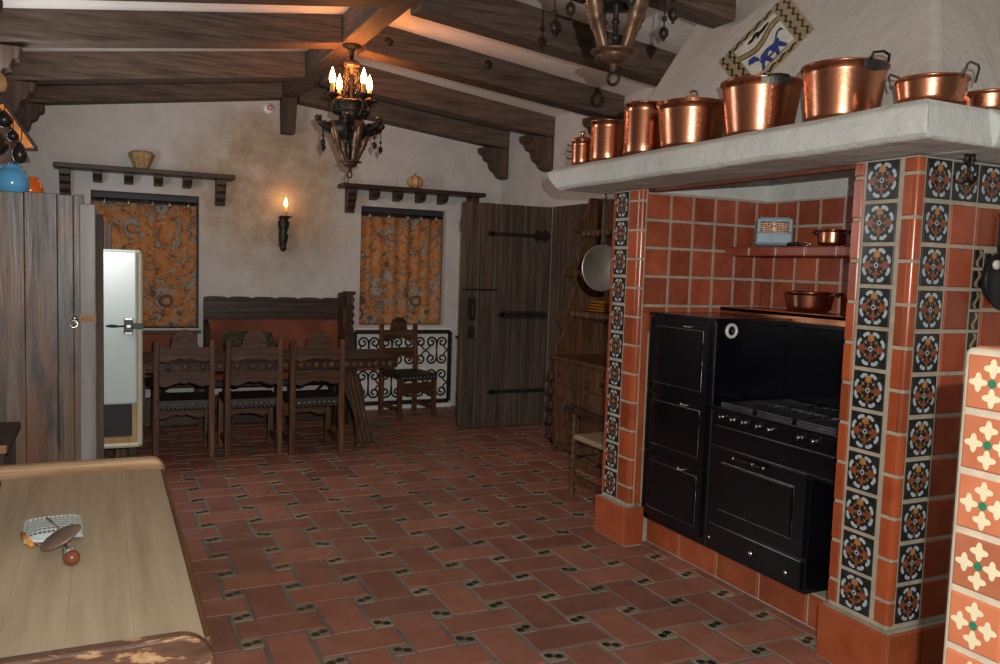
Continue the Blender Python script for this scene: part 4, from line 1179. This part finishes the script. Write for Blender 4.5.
ch = make_chair('carved dining chair with its back to the room, left of three at the table')
def place(o, x, y, rz, label):
    o.location = (x, y, 0); o.rotation_euler = (0, 0, rz); o['label'] = label
place(ch, .575, 7.15, -.02, 'carved dining chair beside the refrigerator, first along the near side of the table')
c2 = copy_tree(ch); place(c2, 1.10, 7.115, .0, 'carved dining chair in the middle of the three on the near side of the table')
c3 = copy_tree(ch); place(c3, 1.595, 7.04, .03, 'carved dining chair nearest the splayed trestle leg, third along the table')
c4 = copy_tree(ch); place(c4, 2.915, 8.33, PI + .18, 'carved dining chair facing the room in front of the iron grille')

# ------------------------------------------------------------------ door, dresser, armchair
d = MB().mat('door_wood'); ex = [3.125, 3.30, 3.48, 3.64, 3.80, 3.96, 4.10]
for i in range(6): d.box((ex[i] + .003, 7.43, .015), (ex[i+1] - .003, 7.475, 2.225))
d.mat('post_wood')
for i in range(1, 6): d.box((ex[i] - .003, 7.436, .02), (ex[i] + .003, 7.47, 2.22))  # pale strips imitate highlights along the plank bevels
d.mat('dark_wood_z'); d.box((3.125, 7.475, .1), (4.10, 7.50, .22)); d.box((3.125, 7.475, 1.95), (4.10, 7.50, 2.07)); d.box((3.13, 7.455, .02), (4.095, 7.47, 2.22))
door = tag(d.build('door_1', bevel=.006), 'tall dark plank door standing open with iron strap hinges', 'door', kind='structure')
for z_, xa in ((1.93, 3.42), (1.135, 3.56), (.365, 3.47)):
    h = MB().mat('iron'); h.bar((xa, 7.425, z_), (4.08, 7.425, z_), .008, .035, (0, 0, 1), .008, .04)
    h.prism([(-.05, 0), (-.01, .03), (.03, .02), (.03, -.02), (-.01, -.03)], (xa, 7.429, z_), EX, EZ, -EY, .008)
    if z_ > 1.5: h.prism([(-.1, 0), (-.05, .07), (0, .03), (.05, .07), (.1, 0), (.05, -.07), (0, -.03), (-.05, -.07)], (3.98, 7.429, z_), EX, EZ, -EY, .009)
    if z_ == 1.135:
        for s_ in (-1, 1): h.bar((xa, 7.424, z_ + s_*.03), (4.06, 7.424, z_ + s_*.03), .012, .012, (0, 1, 0))
    h.build('strap_hinge', door, bevel=.002)
h = MB().mat('iron'); h.box((3.19, 7.42, 1.08), (3.28, 7.43, 1.30)); h.tube([(3.235, 7.42, 1.25), (3.235, 7.385, 1.22), (3.235, 7.385, 1.12), (3.235, 7.42, 1.09)], .009, 8); h.box((3.20, 7.42, .90), (3.27, 7.43, 1.02)); h.box((3.14, 7.422, 1.37), (3.5, 7.43, 1.39)); h.build('latch', door, bevel=.002)

b = MB().mat('door_wood')
for i in range(6): b.box((XR - .06, 6.42 + i*.165, 0), (XR - .002, 6.42 + (i+1)*.165 - .005, 2.23))
tag(b.build('trim_1', bevel=.005), 'dark plank panelling on the wall between the door and the dresser', 'panelling', kind='structure')
# carved chest behind the door
t = thing('carved_chest', (3.75, 8.2, 0), 'dark chest half hidden behind the open door', 'chest')
b = MB().mat('dark_wood_z'); b.box((3.56, 7.95, 0), (4.05, 8.5, .80)); b.build('body', t, bevel=.008)
b = MB().mat('dark_wood'); b.box((3.53, 7.92, .80), (4.08, 8.53, .83)); b.build('top', t, bevel=.006)
b = MB().mat('dark_wood_z'); b.prism([(3.62, .83)] + [(3.83 - .21*math.cos(PI*i/10), .83 + .2*math.sin(PI*i/10) + .0) for i in range(11)] + [(4.04, .83)], (0, 8.40, 0), EX, EZ, EY, .04); b.build('crest', t, bevel=.004)
t = thing('carved_stand', (3.80, 8.62, 0), 'tall turned dark post behind the open door', 'stand')
b = MB().mat('dark_wood_z')
pf = [(.05, 0), (.05, .84), (.03, .86)]
for i in range(10):
    z_ = .88 + i*.06; pf += [(.022, z_), (.05 if i % 3 else .065, z_ + .03), (.022, z_ + .056)]
pf += [(.03, 1.5), (1e-5, 1.53)]
b.lathe(pf, (3.80, 8.66, 0), seg=14); b.build('post', t)

# dresser
t = thing('dresser', (3.85, 5.9, 0), 'carved dark dresser with plate shelves behind the far pillar', 'dresser')
dx0, dy0, dy1 = 3.575, 4.75, 6.37
b = MB().mat('dresser_wood'); b.box((dx0, dy0, .06), (XR - .065, dy1, .82)); b.box((dx0 - .0, dy1 - .06, 0), (dx0 + .06, dy1, .1)); b.build('body', t, bevel=.006)
b = MB().mat('dresser_wood'); b.box((dx0 - .03, dy0 - .02, .82), (XR - .065, dy1 + .02, .85)); b.build('counter', t, bevel=.008)
for k, y1 in enumerate((6.30, 5.82, 5.34)):
    p = MB().mat('dresser_wood'); p.box((dx0 - .018, y1 - .42, .62), (dx0, y1, .79)); p.box((dx0 - .028, y1 - .36, .655), (dx0 - .012, y1 - .06, .755)); p = p.build('drawer', t, bevel=.005)
    for q in (-.1, .1):
        h = MB().mat('dark_wood_z'); h.ball((dx0 - .035, y1 - .21 + q, .705), .018, 10); h.build('knob', p)
    p = MB().mat('dresser_wood'); p.box((dx0 - .018, y1 - .42, .12), (dx0, y1, .595))
    p.box((dx0 - .03, y1 - .34, .2), (dx0 - .012, y1 - .08, .52)); p.prism([(-.1, 0), (0, -.12), (.1, 0), (0, .12)], (dx0 - .028, y1 - .21, .36), NY, EZ, NX, .012)
    p.build('door', t, bevel=.006)
b = MB().mat('dark_wood_z')
for i in range(5): b.lathe([(.03, 0), (.045, .03), (.03, .06), (.04, .075)], (dx0 - .005, dy1 - .0, .1 + i*.13), seg=10)
b.build('turned_post', t)
e = [(3.886, 2.24), (3.86, 2.15), (3.823, 2.062), (3.74, 2.02), (3.71, 1.98), (3.74, 1.94), (3.84, 1.925), (3.85, 1.87), (3.80, 1.80), (3.77, 1.74), (3.78, 1.68), (3.70, 1.64), (3.655, 1.60), (3.66, 1.56), (3.75, 1.53), (3.77, 1.47), (3.72, 1.38), (3.70, 1.3), (3.70, 1.25), (3.62, 1.20), (3.60, 1.15), (3.62, 1.12), (3.67, 1.06), (3.63, .98), (3.59, .93), (3.585, .85)]
for y_ in (dy1 - .02, dy0 + .01):
    b = MB().mat('dresser_wood'); b.prism(e + [(XR - .065, .85), (XR - .065, 2.24)], (0, y_, 0), EX, EZ, EY, .03); b.build('side_panel', t, bevel=.005)
b = MB().mat('dresser_wood'); b.box((XR - .09, dy0 + .03, .85), (XR - .065, dy1 - .02, 2.24)); b.build('back_board', t)
for z_, xs_ in ((1.245, 3.72), (1.60, 3.75), (1.95, 3.80)):
    b = MB().mat('dresser_wood'); b.box((xs_, dy0 + .04, z_ - .025), (XR - .09, dy1 - .02, z_))
    y = dy1 - .05
    while y > dy0 + .1: b.lathe([(.03, 0), (.03, -.02), (.012, -.04), (1e-5, -.05)], (xs_ + .02, y, z_ - .02), seg=8); y -= .08
    b.build('shelf', t, bevel=.004)
for i in range(4):
    b = MB().mat('plate_orange'); z_ = 1.2455 + i*.025
    b.lathe([(.05, 0), (.06, .002), (.115, .016), (.12, .02), (.112, .019), (.05, .008), (1e-5, .008)], (3.86, 6.06, z_), seg=28)
    tag(b.build('dinner_plate'), ('orange plate at the bottom of the stack on the dresser', 'orange plate second from the bottom of the dresser stack', 'orange plate third from the bottom of the dresser stack', 'orange plate on top of the stack on the dresser')[i], 'plate', 'orange plates stacked on the dresser')
t2 = thing('orange_jar', (3.93, 5.93, 1.951), 'small orange jar on the upper dresser shelf behind the pan handle', 'jar')
b = MB().mat('plate_orange'); b.lathe([(.04, 0), (.06, .03), (.062, .08), (.04, .12), (.045, .13)], (3.93, 5.93, 1.951), seg=20); b.build('body', t2)

# rush-seated armchair in front of the dresser
t = thing('rush_armchair', (3.3, 4.8, 0), 'dark turned armchair with a rush seat beside the far pillar', 'armchair')
def turned(x, y, z0, z1, r=.022):
    n = max(4, int((z1 - z0)/.055)); pf = [(r, z0)]
    for i in range(n):
        z_ = z0 + (z1 - z0)*i/n; h_ = (z1 - z0)/n
        pf += [(r*.65, z_ + h_*.1), (r*1.1, z_ + h_*.5), (r*.65, z_ + h_*.9)]
    pf += [(r, z1)]
    return MB().mat('dresser_wood').lathe(pf, (x, y, 0), seg=12)
ax0, ax1, ay0, ay1 = 3.03, 3.48, 4.45, 5.05
for x in (ax0, ax1):
    b = turned(x, ay1, 0, .59); b.build('leg', t)
    b = turned(x, ay0, 0, 1.0); b.build('leg', t)
    b = MB().mat('dark_wood_z'); b.prism([(4.43, .58), (5.12, .585), (5.16, .60), (5.15, .635), (5.10, .64), (4.8, .62), (4.43, .63)], (x - .03, 0, 0), EY, EZ, EX, .06); b.build('armrest', t, bevel=.008)
    for z_ in (.1, .22): b = MB().mat('dresser_wood'); b.box((x - .015, ay0, z_), (x + .015, ay1, z_ + .045)); b.build('stretcher', t, bevel=.004)
b = MB().mat('rush'); b.box((ax0 - .01, ay0, .395), (ax1 + .01, ay1 + .01, .435)); b.build('seat', t, bevel=.016, seg=3)
b = MB().mat('dresser_wood'); b.box((ax0, ay0 - .012, .72), (ax1, ay0 + .012, .95)); b.build('back_slat', t, bevel=.005)
b = MB().mat('dresser_wood'); b.box((ax0, ay1 - .014, .28), (ax1, ay1 + .014, .33)); b.build('front_rail', t, bevel=.005)

# ------------------------------------------------------------------ left side
# plank cabinet
cy0 = 4.60
t = thing('plank_cabinet', (-.4, 5.0, 0), 'tall weathered plank cabinet at the left with jars on top', 'cabinet')
b = MB(); xs = [-.745, -.52, -.345, -.205, -.135, -.088]
for i in range(5): b.mat('cab_wood'); b.box((xs[i] + .0004, cy0, .0), (xs[i+1] - .0004, cy0 + .03, 1.885 + (.0 if i % 2 else .004)))
b.build('front_planks', t, bevel=.003)
b = MB().mat('cab_wood'); b.box((-.745, cy0 + .03, 0), (-.09, 5.35, 1.87)); b.build('carcass', t, bevel=.004)
b = MB().mat('post_wood'); b.box((-.108, cy0 - .03, 0), (-.036, cy0 + .04, 1.845)); o = b.build('corner_post', t, bevel=.005)
b = MB().mat('bare_and_lit_wood'); b.box((-.109, cy0 - .032, 1.265), (-.035, cy0 - .0295, 1.30)); b.build('bare_patch', o)
b = MB().mat('door_wood'); b.box((-.085, cy0 + .05, 0), (-.002, 5.35, 1.80)); b.build('side_panel', t, bevel=.003)
b = MB().mat('chrome'); b.torus((-.135, cy0 - .018, 1.255), .018, .005, (0, 1, 0), 16, 6); b.torus((-.130, cy0 - .02, 1.275), .012, .004, (0, 1, .4), 14, 6); b.ball((-.130, cy0 - .006, 1.285), .012, 8); b.build('ring_latch', t)
# jars on it
t = thing('blue_jar', (-.405, 4.75, 1.872), 'glossy blue round jar on top of the plank cabinet', 'jar')
b = MB().mat('blue_glaze'); b.lathe([(.045, .0), (.065, .013), (.077, .052), (.074, .096), (.054, .126), (.045, .13), (.047, .14), (.04, .14), (.036, .12)], (-.405, 4.75, 1.874), seg=28); b.build('body', t)
b = MB().mat('blue_glaze'); b.lathe([(.047, 0), (.044, .008), (.015, .012), (.012, .02), (1e-5, .022)], (-.405, 4.75, 2.0135), seg=20); b.build('lid', t)
t = thing('orange_jar', (-.337, 4.90, 1.872), 'small orange jar right of the blue jar on the cabinet', 'jar')
b = MB().mat('orange_glaze'); b.lathe([(.04, 0), (.056, .015), (.062, .045), (.05, .075), (.036, .095), (.04, .108), (.034, .108), (.03, .09)], (-.337, 4.90, 1.8742), seg=26); b.build('body', t)
# copper lined slanting board with dark hanging pots above the cabinet
t = thing('copper_sheet', (-.5, 4.86, 2.05), 'slanting dark-edged copper sheet glowing orange above the cabinet', 'copper sheet')
S0 = 4.86/4.5   # sheet lies in a vertical plane 4.86 m from the camera wall
pp = [(-.470, 2.325), (-.430, 2.330), (-.312, 2.135), (-.352, 2.120), (-.395, 2.185), (-.43, 2.25)]
b = MB().mat('copper_sheet'); b.prism(pp, (0, 4.86, 0), EX, EZ, EY, .012); b.build('sheet', t)
b = MB().mat('dark_wood_z'); b.bar((-.50, 4.866, 2.42), (-.305, 4.866, 2.125), .016, .02, (0, 1, 0)); b.bar((-.365, 4.86, 2.112), (-.30, 4.86, 2.118), .014, .02, (0, 1, 0)); b.bar((-.7505, 4.87, 2.40), (-.48, 4.87, 2.40), .03); b.build('edge_strip', t, bevel=.003)
for i, (x, y, z_, r, s_) in enumerate(((-.44, 4.80, 2.245, .040, 1.0), (-.48, 4.80, 2.125, .058, 1.1), (-.375, 4.80, 2.085, .034, 1.5), (-.405, 4.815, 2.172, .028, 1.0))):
    y0_ = y; y = (4.80, 4.66, 4.71, 4.83)[i]; x *= y/y0_; z_ = 1.6 + (z_ - 1.6)*y/y0_
    t = thing('dark_gourd', (x, y, z_ - r), ('uppermost dark round gourd hanging before the copper sheet', 'largest dark gourd cut by the frame edge, above the blue jar', 'long dark gourd with a bright glint hanging above the orange jar', 'small dark gourd tucked between the larger hanging gourds')[i], 'gourd', 'dark gourds hanging above the cabinet')
    b = MB().mat('dark_pot'); b.lathe([(1e-5, -r*s_), (r*.6, -r*s_*.8), (r, -r*s_*.2), (r*.9, r*s_*.3), (r*.45, r*s_*.85), (r*.2, r*s_*1.1), (1e-5, r*s_*1.12)], (x, y, z_), seg=22); b.build('body', t)
    b = MB().mat('iron'); b.tube([(x, y, z_ + r*s_*1.1), (x, (y + 4.866)/2, z_ + r*s_*1.1 + .012), (x, 4.868, max(2.42 - (x + .5)*1.513, z_ + r*s_*1.1))], .0025, 6); b.build('cord', t)
t = thing('pale_gourd', (-.455, 4.84, 2.36), 'small pale gourd at the frame edge under the rafter corbel', 'gourd')
b = MB().mat('gourd'); b.lathe([(1e-5, -.045), (.025, -.035), (.035, -.005), (.028, .03), (.012, .05), (1e-5, .055)], (-.462, 4.845, 2.425), seg=20); b.build('body', t)
# old refrigerator
fx0, fx1, fy0 = -.46, .25, 6.45
t = thing('refrigerator', (-.1, 6.8, 0), 'old white enamel refrigerator with a black latch behind the plank cabinet', 'refrigerator')
b = MB().mat('cream_edge'); th = .04
b.box((fx0, fy0, .22), (fx0 + th, 6.9, 1.64)); b.box((fx1 - th, fy0, .22), (fx1, 6.9, 1.64)); b.box((fx0, fy0, 1.6), (fx1, 6.9, 1.64)); b.box((fx0, fy0, .22), (fx1, 6.9, .26)); b.box((fx0, 6.86, .22), (fx1, 6.9, 1.64))
b.build('body', t, bevel=.016, seg=3)
b = MB().mat('pine'); b.box((fx1 - th - .03, fy0 + .01, .26), (fx1 - th, 6.85, .56)); b.box((fx0 + th, fy0 + .01, .26), (fx1 - th - .031, 6.85, .30)); b.mat('void'); b.box((fx0 + th, fy0 + .06, .30), (fx1 - th - .03, 6.85, .60)); b.build('lower_compartment', t)
b = MB().mat('enamel'); b.box((fx0 + .01, fy0 - .055, .545), (fx1 - .035, fy0 - .001, 1.638)); dr = b.build('door', t, bevel=.018, seg=4)
b = MB().mat('black_iron'); b.box((fx1 - .125, fy0 - .075, 1.05), (fx1 - .065, fy0 - .055, 1.16)); b.box((fx1 - .115, fy0 - .09, 1.07), (fx1 - .075, fy0 - .07, 1.14)); b.box((fx1 - .07, fy0 - .08, 1.085), (fx1 + .0, fy0 - .06, 1.125))
b.tube([(fx1 - .12, fy0 - .085, 1.105), (fx1 - .16, fy0 - .09, 1.105), (fx1 - .20, fy0 - .09, 1.107), (fx1 - .24, fy0 - .09, 1.107)], [.006, .008, .013, .006], 8)
b.mat('chrome'); b.tube([(fx1 - .15, fy0 - .087, 1.105), (fx1 - .17, fy0 - .09, 1.105)], .009, 8); b.box((fx1 - .11, fy0 - .092, 1.095), (fx1 - .08, fy0 - .088, 1.115))
for z_ in (1.055, 1.155): b.box((fx1 - .12, fy0 - .078, z_ - .008), (fx1 - .07, fy0 - .072, z_ + .008))
o = b.build('latch', dr, bevel=.002)
for x in (fx0 + .05, fx1 - .09):
    for y in (fy0 + .03, 6.82): b = MB().mat('dark_wood_z'); b.box((x, y, 0), (x + .04, y + .04, .22)); b.build('leg', t)
# dark stepped boards behind the refrigerator
b = MB().mat('dark_wood_z'); b.box((-.09, 7.22, 0), (.0, 7.28, 1.87)); b.box((.0, 7.22, 0), (.055, 7.28, 1.845)); b.box((-.4, 7.22, 0), (-.09, 7.28, 1.88))
tag(b.build('board_screen', bevel=.004), 'narrow dark board screen standing behind the refrigerator', 'screen')

# foreground work table
tz = .80
t = thing('work_table', (-.28, 2.55, 0), 'scrubbed pine work table with raised end boards in the foreground', 'table')
b = MB(); xs = [-.745, -.56, -.36, -.20, -.075, .055, .19]
for i in range(6): b.mat('table_top'); b.box((xs[i] + .0001, 1.80, tz - .035), (xs[i+1] - .0001, 3.34, tz))
b.build('tabletop', t, bevel=.0006, seg=1)
b = MB().mat('rim_brown'); b.box((.19, 1.80, tz - .045), (.206, 3.34, tz - .002)); b.build('edge_strip', t, bevel=.006)
def endboard(y0, y1, top, mt, rc):
    b = MB().mat(mt); pts = [(-.745, tz - .12), (.208, tz - .12), (.208, top - rc)] + [(.208 - rc + rc*math.cos(a*PI/12), top - rc + rc*math.sin(a*PI/12)) for a in range(1, 7)] + [(-.745, top)]
    b.prism(pts, (0, y0, 0), EX, EZ, EY, y1 - y0); return b
endboard(1.765, 1.80, tz + .022, 'worn', .07).build('end_board', t, bevel=.008, seg=3)
endboard(3.34, 3.40, tz + .04, 'worn_inner', .05).build('end_board', t, bevel=.016, seg=3)
b = MB().mat('worn'); b.box((-.7, 1.82, tz - .16), (.14, 3.32, tz - .036)); b.build('apron', t)
for x in (-.7, .07):
    for y in (1.83, 3.22): b = MB().mat('worn'); b.box((x, y, 0), (x + .08, y + .08, tz - .15)); b.build('leg', t, bevel=.006)
# dark counter behind it at the left
t = thing('dark_counter', (-.55, 3.95, 0), 'dark side table with a front edge tinted as if lit orange at the left beyond the work table', 'table')
b = MB().mat('dark_wood'); b.box((-.745, 3.70, .815), (-.335, 4.20, .85)); b.build('top', t, bevel=.005)
b = MB().mat('bare_and_lit_wood'); b.box((-.745, 3.694, .815), (-.345, 3.70, .848)); b.build('edge_strip', t, bevel=.002)  # lighter wood colour carries the orange light on the front edge
for x in (-.73, -.40):
    for y in (3.72, 4.14): b = MB().mat('dark_wood_z'); b.box((x, y, 0), (x + .045, y + .045, .815)); b.build('leg', t)
b = MB().mat('teal'); b.hexa([(-.5, 3.16, tz + .001), (-.318, 3.12, tz + .001), (-.318, 3.27, tz + .001), (-.5, 3.29, tz + .001), (-.5, 3.17, tz + .03), (-.325, 3.13, tz + .02), (-.325, 3.26, tz + .02), (-.5, 3.28, tz + .03)])
tag(b.build('folded_cloth', bevel=.006), 'folded dark teal cloth at the left frame edge of the work table', 'cloth')

# grater and press on the table
GR = t = thing('grater', (-.14, 2.75, tz), 'white perforated grater with an orange wooden handle on the work table', 'grater')
b = MB(); u = X_(.135, .012, 0).normalized(); v = X_(.012, -.20, 0).normalized()
org = X_(-.212, 2.825, tz + .014); Wd, Hd = .145, .215
nu, nv = 13, 9; r = .0016
def gp(a, c):
    p = org + u*(a*Wd) + v*(c*Hd); p.z += .018*(1 - (2*a - 1)**4)*(1 - (2*c - 1)**4); return p
# punched sheet: net of flat quads with a square hole in every cell
b.mat('enamel')
def inside(a, c):
    x, y = abs(2*a - 1), abs(2*c - 1); return (max(0, x - .72)**2 + max(0, y - .72)**2) < .28**2
for i in range(nu):
    for j in range(nv):
        a0, a1, c0, c1 = i/nu, (i+1)/nu, j/nv, (j+1)/nv
        if not inside((a0+a1)/2, (c0+c1)/2): continue
        k = .2; am, cm = (a1-a0)*k, (c1-c0)*k
        o_ = [gp(a0, c0), gp(a1, c0), gp(a1, c1), gp(a0, c1)]; n_ = [gp(a0+am, c0+cm), gp(a1-am, c0+cm), gp(a1-am, c1-cm), gp(a0+am, c1-cm)]
        edge = i in (0, nu-1) or j in (0, nv-1)
        if edge: b.add(o_, [(0, 1, 2, 3)])
        else: b.add(o_ + n_, [(0, 1, 5, 4), (1, 2, 6, 5), (2, 3, 7, 6), (3, 0, 4, 7)])
rim = []
for i in range(40):
    th = 2*PI*i/40; ca, sa = math.cos(th), math.sin(th)
    x = .5 + .5*math.copysign(abs(ca)**.5, ca); y = .5 + .5*math.copysign(abs(sa)**.5, sa); rim.append(gp(x, y))
b.tube(rim, .004, 6, True)
o = b.build('perforated_sheet', t); md = o.modifiers.new('solid', 'SOLIDIFY'); md.thickness = .0015
b = MB().mat('chrome'); b.tube([(-.21, 2.70, tz + .012), (-.16, 2.59, tz + .012), (-.12, 2.58, tz + .014)], .003, 8); b.tube([(-.15, 2.76, tz + .035), (-.11, 2.63, tz + .035)], .004, 8); b.build('rod', t)
b = MB().mat('orange_wood'); b.tube([(-.208, 2.70, tz + .014), (-.195, 2.65, tz + .014), (-.178, 2.59, tz + .014)], [.0065, .009, .007], 10); b.build('handle', t)
FP = t = thing('food_press', (-.09, 2.53, tz), 'brown disc press with a red-brown ball knob on the work table', 'food press')
b = MB().mat('mash_brown'); ax = Vector((-.44, -.10, .88)).normalized(); c = X_(-.106, 2.535, tz + .045)
b.lathe([(1e-5, -.003), (.050, -.003), (.054, 0), (.050, .004), (.012, .005), (1e-5, .006)], c, ax, 32); b.build('disc', t)
kb = X_(-.077, 2.43, tz + .0205)
b = MB().mat('chrome'); b.tube([c, c + (kb - c)*.5, kb], .005, 8); b.lathe([(.009, 0), (.013, .02), (.016, .032)], c + (kb - c)*.55, (kb - c), 12); b.build('shaft', t)
b = MB().mat('knob_red'); b.ball(kb, .020, 18); b.build('knob', t)
for o_ in (GR, FP): o_.location.y -= .085

# ------------------------------------------------------------------ chandeliers
def make_chandelier(label):
    t = thing('chandelier', (0, 0, 0), label, 'chandelier', 'wrought iron chandeliers on the ridge beam')
    b = MB().mat('iron'); b.lathe([(.07, 0), (.07, -.012), (.03, -.03), (.018, -.05), (.014, -.11), (.05, -.125), (.055, -.14), (.05, -.155), (.012, -.17), (.011, -.45), (.03, -.47), (.03, -.56), (.012, -.6), (.010, -.9)], seg=16); b.build('canopy', t)
    b = MB().mat('bronze'); b.lathe([(.056, -.122), (.062, -.132), (.062, -.148), (.056, -.158), (.04, -.16)], seg=20); b.build('collar', t)
    for k in range(4):
        a = .314 + PI/2*k; ca, sa = math.cos(a), math.sin(a)
        b = MB().mat('iron')
        for i in range(8):
            z_ = -.16 - i*.032; rr = .05 + .013*i*.4
            b.torus((rr*ca, rr*sa, z_ - .012), .014, .004, ((-sa, ca, 0) if i % 2 else (ca, sa, 0)), 10, 5, 1)
        b.build('chain', t)
    # upper ring and turned basket
    b = MB().mat('iron'); b.torus((0, 0, -.43), .11, .012, (0, 0, 1), 28, 8); b.torus((0, 0, -.50), .14, .010, (0, 0, 1), 28, 8)
    b.lathe([(.11, -.43), (.13, -.45), (.10, -.50), (.09, -.56), (.13, -.6), (.15, -.62), (.14, -.66), (.11, -.68), (.10, -.7), (.05, -.70), (.04, -.44)], seg=12); b.build('basket', t)
    for k in range(4):
        a = .314 + PI/2*k; r = .166; x, y = r*math.cos(a), r*math.sin(a)
        b = MB().mat('iron'); b.tube([(.08*math.cos(a), .08*math.sin(a), -.52), (.13*math.cos(a), .13*math.sin(a), -.53), (x, y, -.48), (x, y, -.40)], [.012, .012, .012, .01], 8)
        b.lathe([(.012, -.415), (.045, -.405), (.062, -.385), (.055, -.388), (.02, -.395)], (x, y, 0), seg=16)
        for q in range(6):
            th = q*PI/3; b.ball((x + .058*math.cos(th), y + .058*math.sin(th), -.392), .012, 6)
        ar = b.build('candle_arm', t)
        b = MB().mat('candle'); b.lathe([(.017, -.395), (.017, -.31), (1e-5, -.308)], (x, y, 0), seg=12); b.build('candle', ar)
        b = MB().mat('bulb'); flame(b, (x, y, -.315), 1.25); b.build('bulb', ar)
    for k in range(6):
        a = .15 + PI/3*k; ca, sa = math.cos(a), math.sin(a)
        b = MB().mat('iron')
        b.tube([(.08*ca, .08*sa, -.62), (.14*ca, .14*sa, -.65), (.20*ca, .20*sa, -.625), (.245*ca, .245*sa, -.605), (.262*ca, .262*sa, -.57), (.235*ca, .235*sa, -.555)], [.028, .03, .026, .024, .02, .012], 8)
        b.ball((.262*ca, .262*sa, -.575), .028, 8); b.lathe([(.03, 0), (.045, .012), (.03, .02)], (.2*ca, .2*sa, -.615), seg=8)
        sp = b.build('scroll_arm', t)
        b = MB().mat('iron'); rr = .222 if k % 2 else .255
        b.tube([(rr*ca, rr*sa, -.60), (rr*ca, rr*sa, -.75)], .0035, 6); b.ball((rr*ca, rr*sa, -.70), .012, 8); b.ball((rr*ca, rr*sa, -.755), .02, 10, 1.25); b.ball((rr*ca, rr*sa, -.782), .008, 6); b.build('pendant', sp)
    for k in range(4):
        a = .2 + PI/2*k; ca, sa = math.cos(a), math.sin(a)
        b = MB().mat('bronze')
        zs = [(-.58, .14, .034), (-.64, .135, .038), (-.70, .115, .032), (-.73, .107, .034), (-.74, .104, .026), (-.755, .10, .030), (-.77, .094, .023), (-.80, .082, .021), (-.86, .055, .017), (-.885, .048, .016)]
        b.tube([(r_*ca, r_*sa, z_) for z_, r_, w in zs], [w for z_, r_, w in zs], 10); b.build('prong', t)
    b = MB().mat('iron'); b.tube([(0, 0, -.66), (0, 0, -.86)], .006, 6)
    for z_ in (-.70, -.76, -.82): b.ball((0, 0, z_), .016, 10)
    b.build('centre_drop', t)
    b = MB().mat('bronze'); b.lathe([(1e-5, -.868), (.05, -.866), (.090, -.869), (.092, -.872), (.092, -.876), (.064, -.880), (.060, -.881), (.059, -.886), (.050, -.903), (.035, -.914), (.016, -.917), (.013, -.92), (.013, -.945), (1e-5, -.95)], seg=28); b.build('saucer', t)
    b = MB().mat('iron'); b.torus((0, 0, -.972), .024, .0065, (.9, .5, 0), 18, 8, 1); b.build('ring', t)
    return t
c1 = make_chandelier('lit iron chandelier hanging over the dining end of the room')
c1.location = (1.705, 6.33, 3.245)
c2 = copy_tree(c1); c2['label'] = 'iron chandelier close overhead, cut by the top of the frame'
c2.location = (1.68, 2.625, 3.225); c2.scale = (.95, .95, .95)

# ------------------------------------------------------------------ light
def point(name, loc, col, power, r):
    l = bpy.data.lights.new(name, 'POINT'); l.color = col; l.energy = power; l.shadow_soft_size = r
    o = bpy.data.objects.new(name, l); COL.objects.link(o); o.location = loc; return o
# the photographer's flash, a little above and right of the lens
# the lamps' own orange glow
point('chandelier_glow', (1.705, 6.33, 3.02), (1, .28, .055), 34, .10)
point('sconce_glow', (1.68, YB - .13, 2.21), (1, .42, .13), 1.6, .03)
fl = point('camera_flash', (.085, -.045, 1.735), (1, .97, .93), 150, .008)
fl.data.use_nodes = True
fnt = fl.data.node_tree; em = fnt.nodes['Emission']
fo = fnt.nodes.new('ShaderNodeLightFalloff'); fo.inputs['Strength'].default_value = .50
fnt.links.new(fo.outputs['Linear'], em.inputs['Strength'])

# added fill lamp behind the plank cabinet, brightens the far end; no window here
al = bpy.data.lights.new('added_side_fill', 'AREA'); al.shape = 'RECTANGLE'; al.size = 1.3; al.size_y = 1.0; al.energy = 34; al.color = (.95, .97, 1)
ao = bpy.data.objects.new('added_side_fill', al); COL.objects.link(ao); ao.location = (XL + .02, 6.3, 2.15); ao.rotation_euler = (0, -PI/2, 0)
w = bpy.data.worlds.new('room_light'); scene.world = w; w.use_nodes = True
bg = w.node_tree.nodes['Background']; bg.inputs[0].default_value = (1, .95, .88, 1); bg.inputs[1].default_value = .10

vs_ = scene.view_settings
vs_.view_transform = 'Standard'; vs_.look = 'None'; vs_.gamma = 1; vs_.use_curve_mapping = False; vs_.exposure = 0
